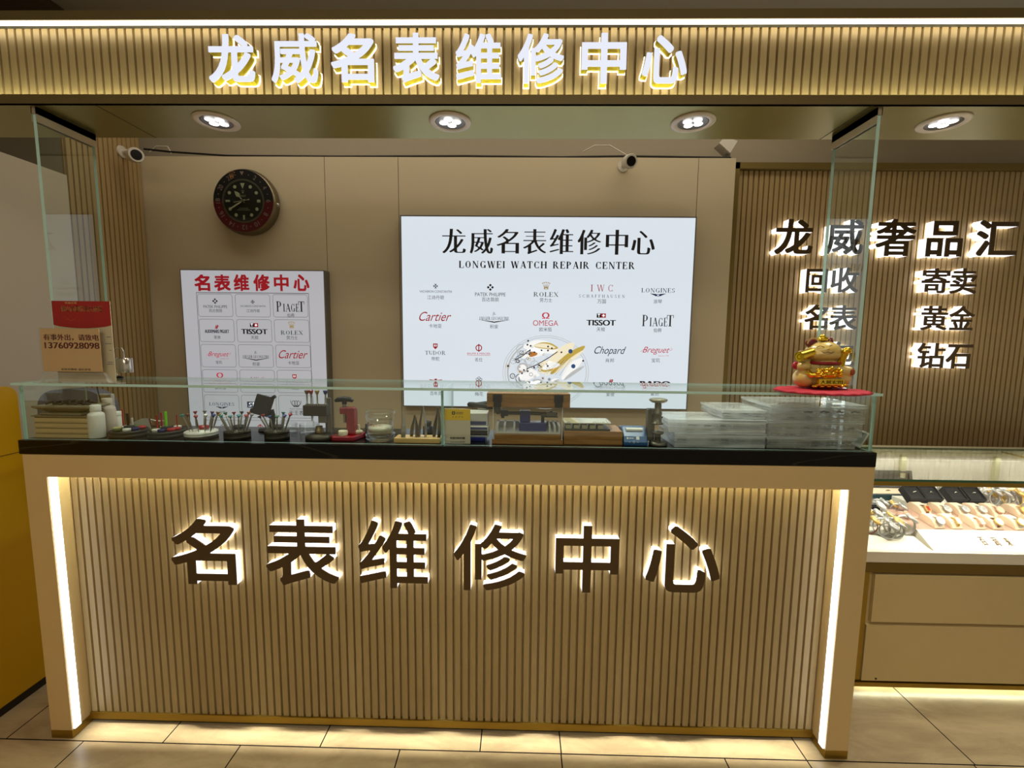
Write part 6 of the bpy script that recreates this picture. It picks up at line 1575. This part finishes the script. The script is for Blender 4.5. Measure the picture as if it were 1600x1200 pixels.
xr0 = X(1423, 2.04, 778) - .04; 
tag(MB().box(xr0, px_ + .04, 1.990, 2.095, DK, DK + .082).build('riser', deckm), 'white riser block under the black ring boxes', 'riser')
# blue-black tray and green tray
y = 1.985; xa, xb = X(1352, y, 780), X(1398, y, 780)
t = thing('leather_tray', 'dark blue-grey stitched leather tray beside the black ring boxes', 'tray', ((xa + xb) / 2, y + .04, DK))
mb = MB(); mb.box(xa, xb, 1.99, 2.08, DK, DK + .075); mb.build('body', M('blue_black_leather', (34, 40, 52), .5, bump=.3), t, bevel=.003)
mb = MB()
for i in range(12): mb.box(xa + .006 + i * (xb - xa - .012) / 12, xa + .010 + i * (xb - xa - .012) / 12, 1.9892, 1.9900, DK + .066, DK + .0672)
mb.build('stitching', white, t)
teal = M('teal_leather', (20, 58, 66), .45); 
xa, xb = X(1368, 2.06, 760) - .05, X(1452, 2.10, 760)
t = thing('open_jewel_case', 'open teal jewel case lined in cream behind the leather tray', 'case', ((xa + xb) / 2, 2.14, DK + .08))
mb = MB(); zc = DK + .085
mb.box(xa, xb, 2.102, 2.19, DK, zc); mb.build('base', teal, t, bevel=.003)
MB().box(xa + .01, xb - .01, 2.108, 2.186, zc + .0003, zc + .003).build('lining', padm, t)
mb = MB(); mb.X = Matrix.Translation(((xa + xb) / 2, 2.186, zc + .004)) @ Matrix.Rotation(R(-14), 4, 'X'); hw = (xb - xa) / 2
mb.box(-hw, -hw + .014, -.006, .006, 0, .085); mb.box(hw - .014, hw, -.006, .006, 0, .085); mb.box(-hw + .014, hw - .014, -.006, .006, .073, .085); mb.box(-hw + .014, hw - .014, .002, .006, 0, .073)
mb.build('lid_frame', M('charcoal_leather', (58, 56, 54), .5), t)
mb = MB(); mb.X = Matrix.Translation(((xa + xb) / 2 + .03, 2.150, zc + .0045)) @ Matrix.Rotation(R(-38), 4, 'X') @ Matrix.Rotation(R(24), 4, 'Z')
mb.box(-.022, .022, 0, .060, 0, .0006); tag(mb.build('certificate_card', white), 'tilted white card in the open teal jewel case', 'card')
# loose watches: left cluster and right cluster
rn = random.Random(21)
kinds = [('white', 'silver'), ('blue', 'silver'), ('black', 'silver'), ('champagne', 'mixed'), ('white', 'leather'), ('white', 'mixed'), ('black', 'gold'), ('rose', 'rose gold'), ('champagne', 'gold')]
def loose(us, side, where):
    for i, (u, v, y, sc_, kd, rz) in enumerate(us):
        x, _ = W(u, v, y); f, m_ = kinds[kd]
        lab = m_ + ' wristwatch with ' + CN[f] + ' dial among the ' + where + ', ' + SPL2[i]
        place_watch(f, m_, (x, y, side(y, x)), (R(-4), 0, .85 + rz * .6), lab, 'loose ' + where.replace('loose ', ''), sc_)
SPL2 = ['first from left', 'second from left', 'third from left', 'fourth from left', 'fifth from left', 'sixth from left', 'seventh from left', 'eighth from left', 'ninth from left', 'tenth from left', 'eleventh from left', 'twelfth from left', 'thirteenth from left', 'fourteenth from left', 'fifteenth from left', 'sixteenth from left', 'seventeenth from left', 'eighteenth from left', 'nineteenth from left', 'twentieth from left', 'last but one on the right', 'last on the right']
def lowbed(y, x): return DK + .022 + .018 * (y - 1.785) / (1.98 - 1.785) + .0006 if y > 1.785 else DK + .022 * (y - 1.70) / .085 + .001
L_ = [(1357, 842, 1.80, 1.25, 4, .1), (1366, 808, 1.93, 1.35, 0, -.3), (1377, 838, 1.79, 1.30, 0, .25), (1383, 822, 1.86, 1.1, 5, .5), (1394, 832, 1.80, 1.25, 5, -.2), (1402, 806, 1.93, 1.25, 0, .3), (1409, 824, 1.87, 1.1, 7, .1), (1414, 828, 1.80, 1.45, 1, .4)]
L_ += [(1349, 815, 1.88, 1.3, 3, .3), (1362, 826, 1.86, 1.3, 0, .0), (1386, 845, 1.765, 1.2, 2, -.3), (1373, 797, 1.965, 1.3, 0, .4), (1388, 800, 1.96, 1.2, 3, -.1), (1400, 842, 1.772, 1.15, 0, .6)]
L_ = sorted(L_, key=lambda q: q[0])
for i in range(len(L_)):
    pass
loose(L_, lowbed, 'loose watches at counter end')
def backz(y, x): return DK + (.0006 if y > 2.025 else .085 + .0006)
Rr_ = []
for j, (yy, u0, v0) in enumerate(((2.12, 1462, 752), (2.06, 1528, 772), (2.17, 1480, 748))):
    cnt = (6, 7, 5)[j]
    for i in range(cnt):
        Rr_.append((u0 + i * (24 if j != 1 else 14) + rn.uniform(-4, 4), v0, yy + rn.uniform(-.008, .008), rn.uniform(1.3, 1.6), rn.choice([0, 2, 3, 5, 6, 8, 1, 0]), rn.uniform(-.7, .7)))
tag(MB().box(px_ + .045, 2.9, 1.980, 2.028, DK, DK + .078).build('display_block', deckm), 'narrow white block carrying watches right behind the cushion rows', 'riser')
t = MB().box(px_ + .045, 2.9, 2.03, 2.205, DK, DK + .045).build('display_block', deckm); tag(t, 'white block carrying the loose watches at the right rear', 'riser')
t = MB().box(X(1452, 2.1, 760) + .004, px_ + .0449, 2.104, 2.205, DK, DK + .03).build('display_block', deckm); tag(t, 'white block carrying watches behind the black ring boxes', 'riser')
Rr_ = [q for q in Rr_ if X(q[0], q[2], 770) > X(1452, 2.1, 760) + .03]
Rr_ = sorted(Rr_, key=lambda q: q[0])
loose(Rr_, lambda y, x: DK + (.0456 if x > px_ + .045 else .0306), 'rear loose watches')
Q_ = [(1546, 795, 2.0, 1.35, 0, .3), (1560, 795, 1.985, 1.4, 2, .3), (1572, 795, 2.01, 1.3, 0, .1), (1581, 797, 1.985, 1.45, 6, -.2), (1592, 797, 2.01, 1.4, 2, -.2), (1602, 795, 1.985, 1.45, 0, .4), (1616, 795, 2.0, 1.4, 1, .4)]
loose(Q_, lambda y, x: DK + .0785, 'watches behind the cushions')

# ------------------------------------------------------------------ light and camera
w = bpy.data.worlds.new('World'); SC.world = w; w.use_nodes = True
bgn = w.node_tree.nodes['Background']; bgn.inputs[0].default_value = (1.0, .86, .64, 1); bgn.inputs[1].default_value = .35
def area(name, loc, rot, sx, sy, e, col=(1, .9, .74)):
    l = bpy.data.lights.new(name, 'AREA'); l.shape = 'RECTANGLE'; l.size = sx; l.size_y = sy; l.energy = e; l.color = col
    o = bpy.data.objects.new(name, l); COL.objects.link(o); o.location = loc; o.rotation_euler = rot
    return o
area('hall_ceiling_light', (-.2, -.6, 2.85), (0, 0, 0), 3.4, .9, 34)
area('shop_ceiling_light', (-.2, 2.1, 2.86), (0, 0, 0), 3.4, .3, 13)
l = area('counter_recess_light', (-.247, 1.4285, .9545), (0, 0, 0), 2.5, .010, 1.7, (1, .97, .82)); l.data.spread = R(9)
area('showcase_front_light', (2.3, 1.735, .85), (R(28), 0, 0), 1.9, .012, 3.6, (1, .96, .88))
area('showcase_rear_fill', (2.3, 2.185, .842), (R(-25), 0, 0), 1.9, .012, 2.6, (1, .96, .88))  # added fill that brightens the back of the showcase
cd = bpy.data.cameras.new('camera'); cam = bpy.data.objects.new('camera', cd); COL.objects.link(cam); SC.camera = cam
cd.sensor_fit = 'HORIZONTAL'; cd.sensor_width = 36; cd.lens = F / 1600 * 36; cd.clip_start = .02
rt = RM.T
M4 = Matrix(((rt[0][0], -rt[0][1], -rt[0][2], CAM[0]), (rt[1][0], -rt[1][1], -rt[1][2], CAM[1]), (rt[2][0], -rt[2][1], -rt[2][2], CAM[2]), (0, 0, 0, 1)))
cam.matrix_world = M4
SC.view_settings.view_transform = 'Standard'; SC.view_settings.look = 'None'; SC.view_settings.gamma = 1; SC.view_settings.exposure = 0.0
SC.view_settings.use_curve_mapping = False
SC.cycles.use_denoising = True
SC.cycles.max_bounces = 12; SC.cycles.transparent_max_bounces = 24; SC.cycles.glossy_bounces = 5; SC.cycles.diffuse_bounces = 4
SC.cycles.sample_clamp_indirect = 4.0
SC.cycles.caustics_reflective = False; SC.cycles.caustics_refractive = False
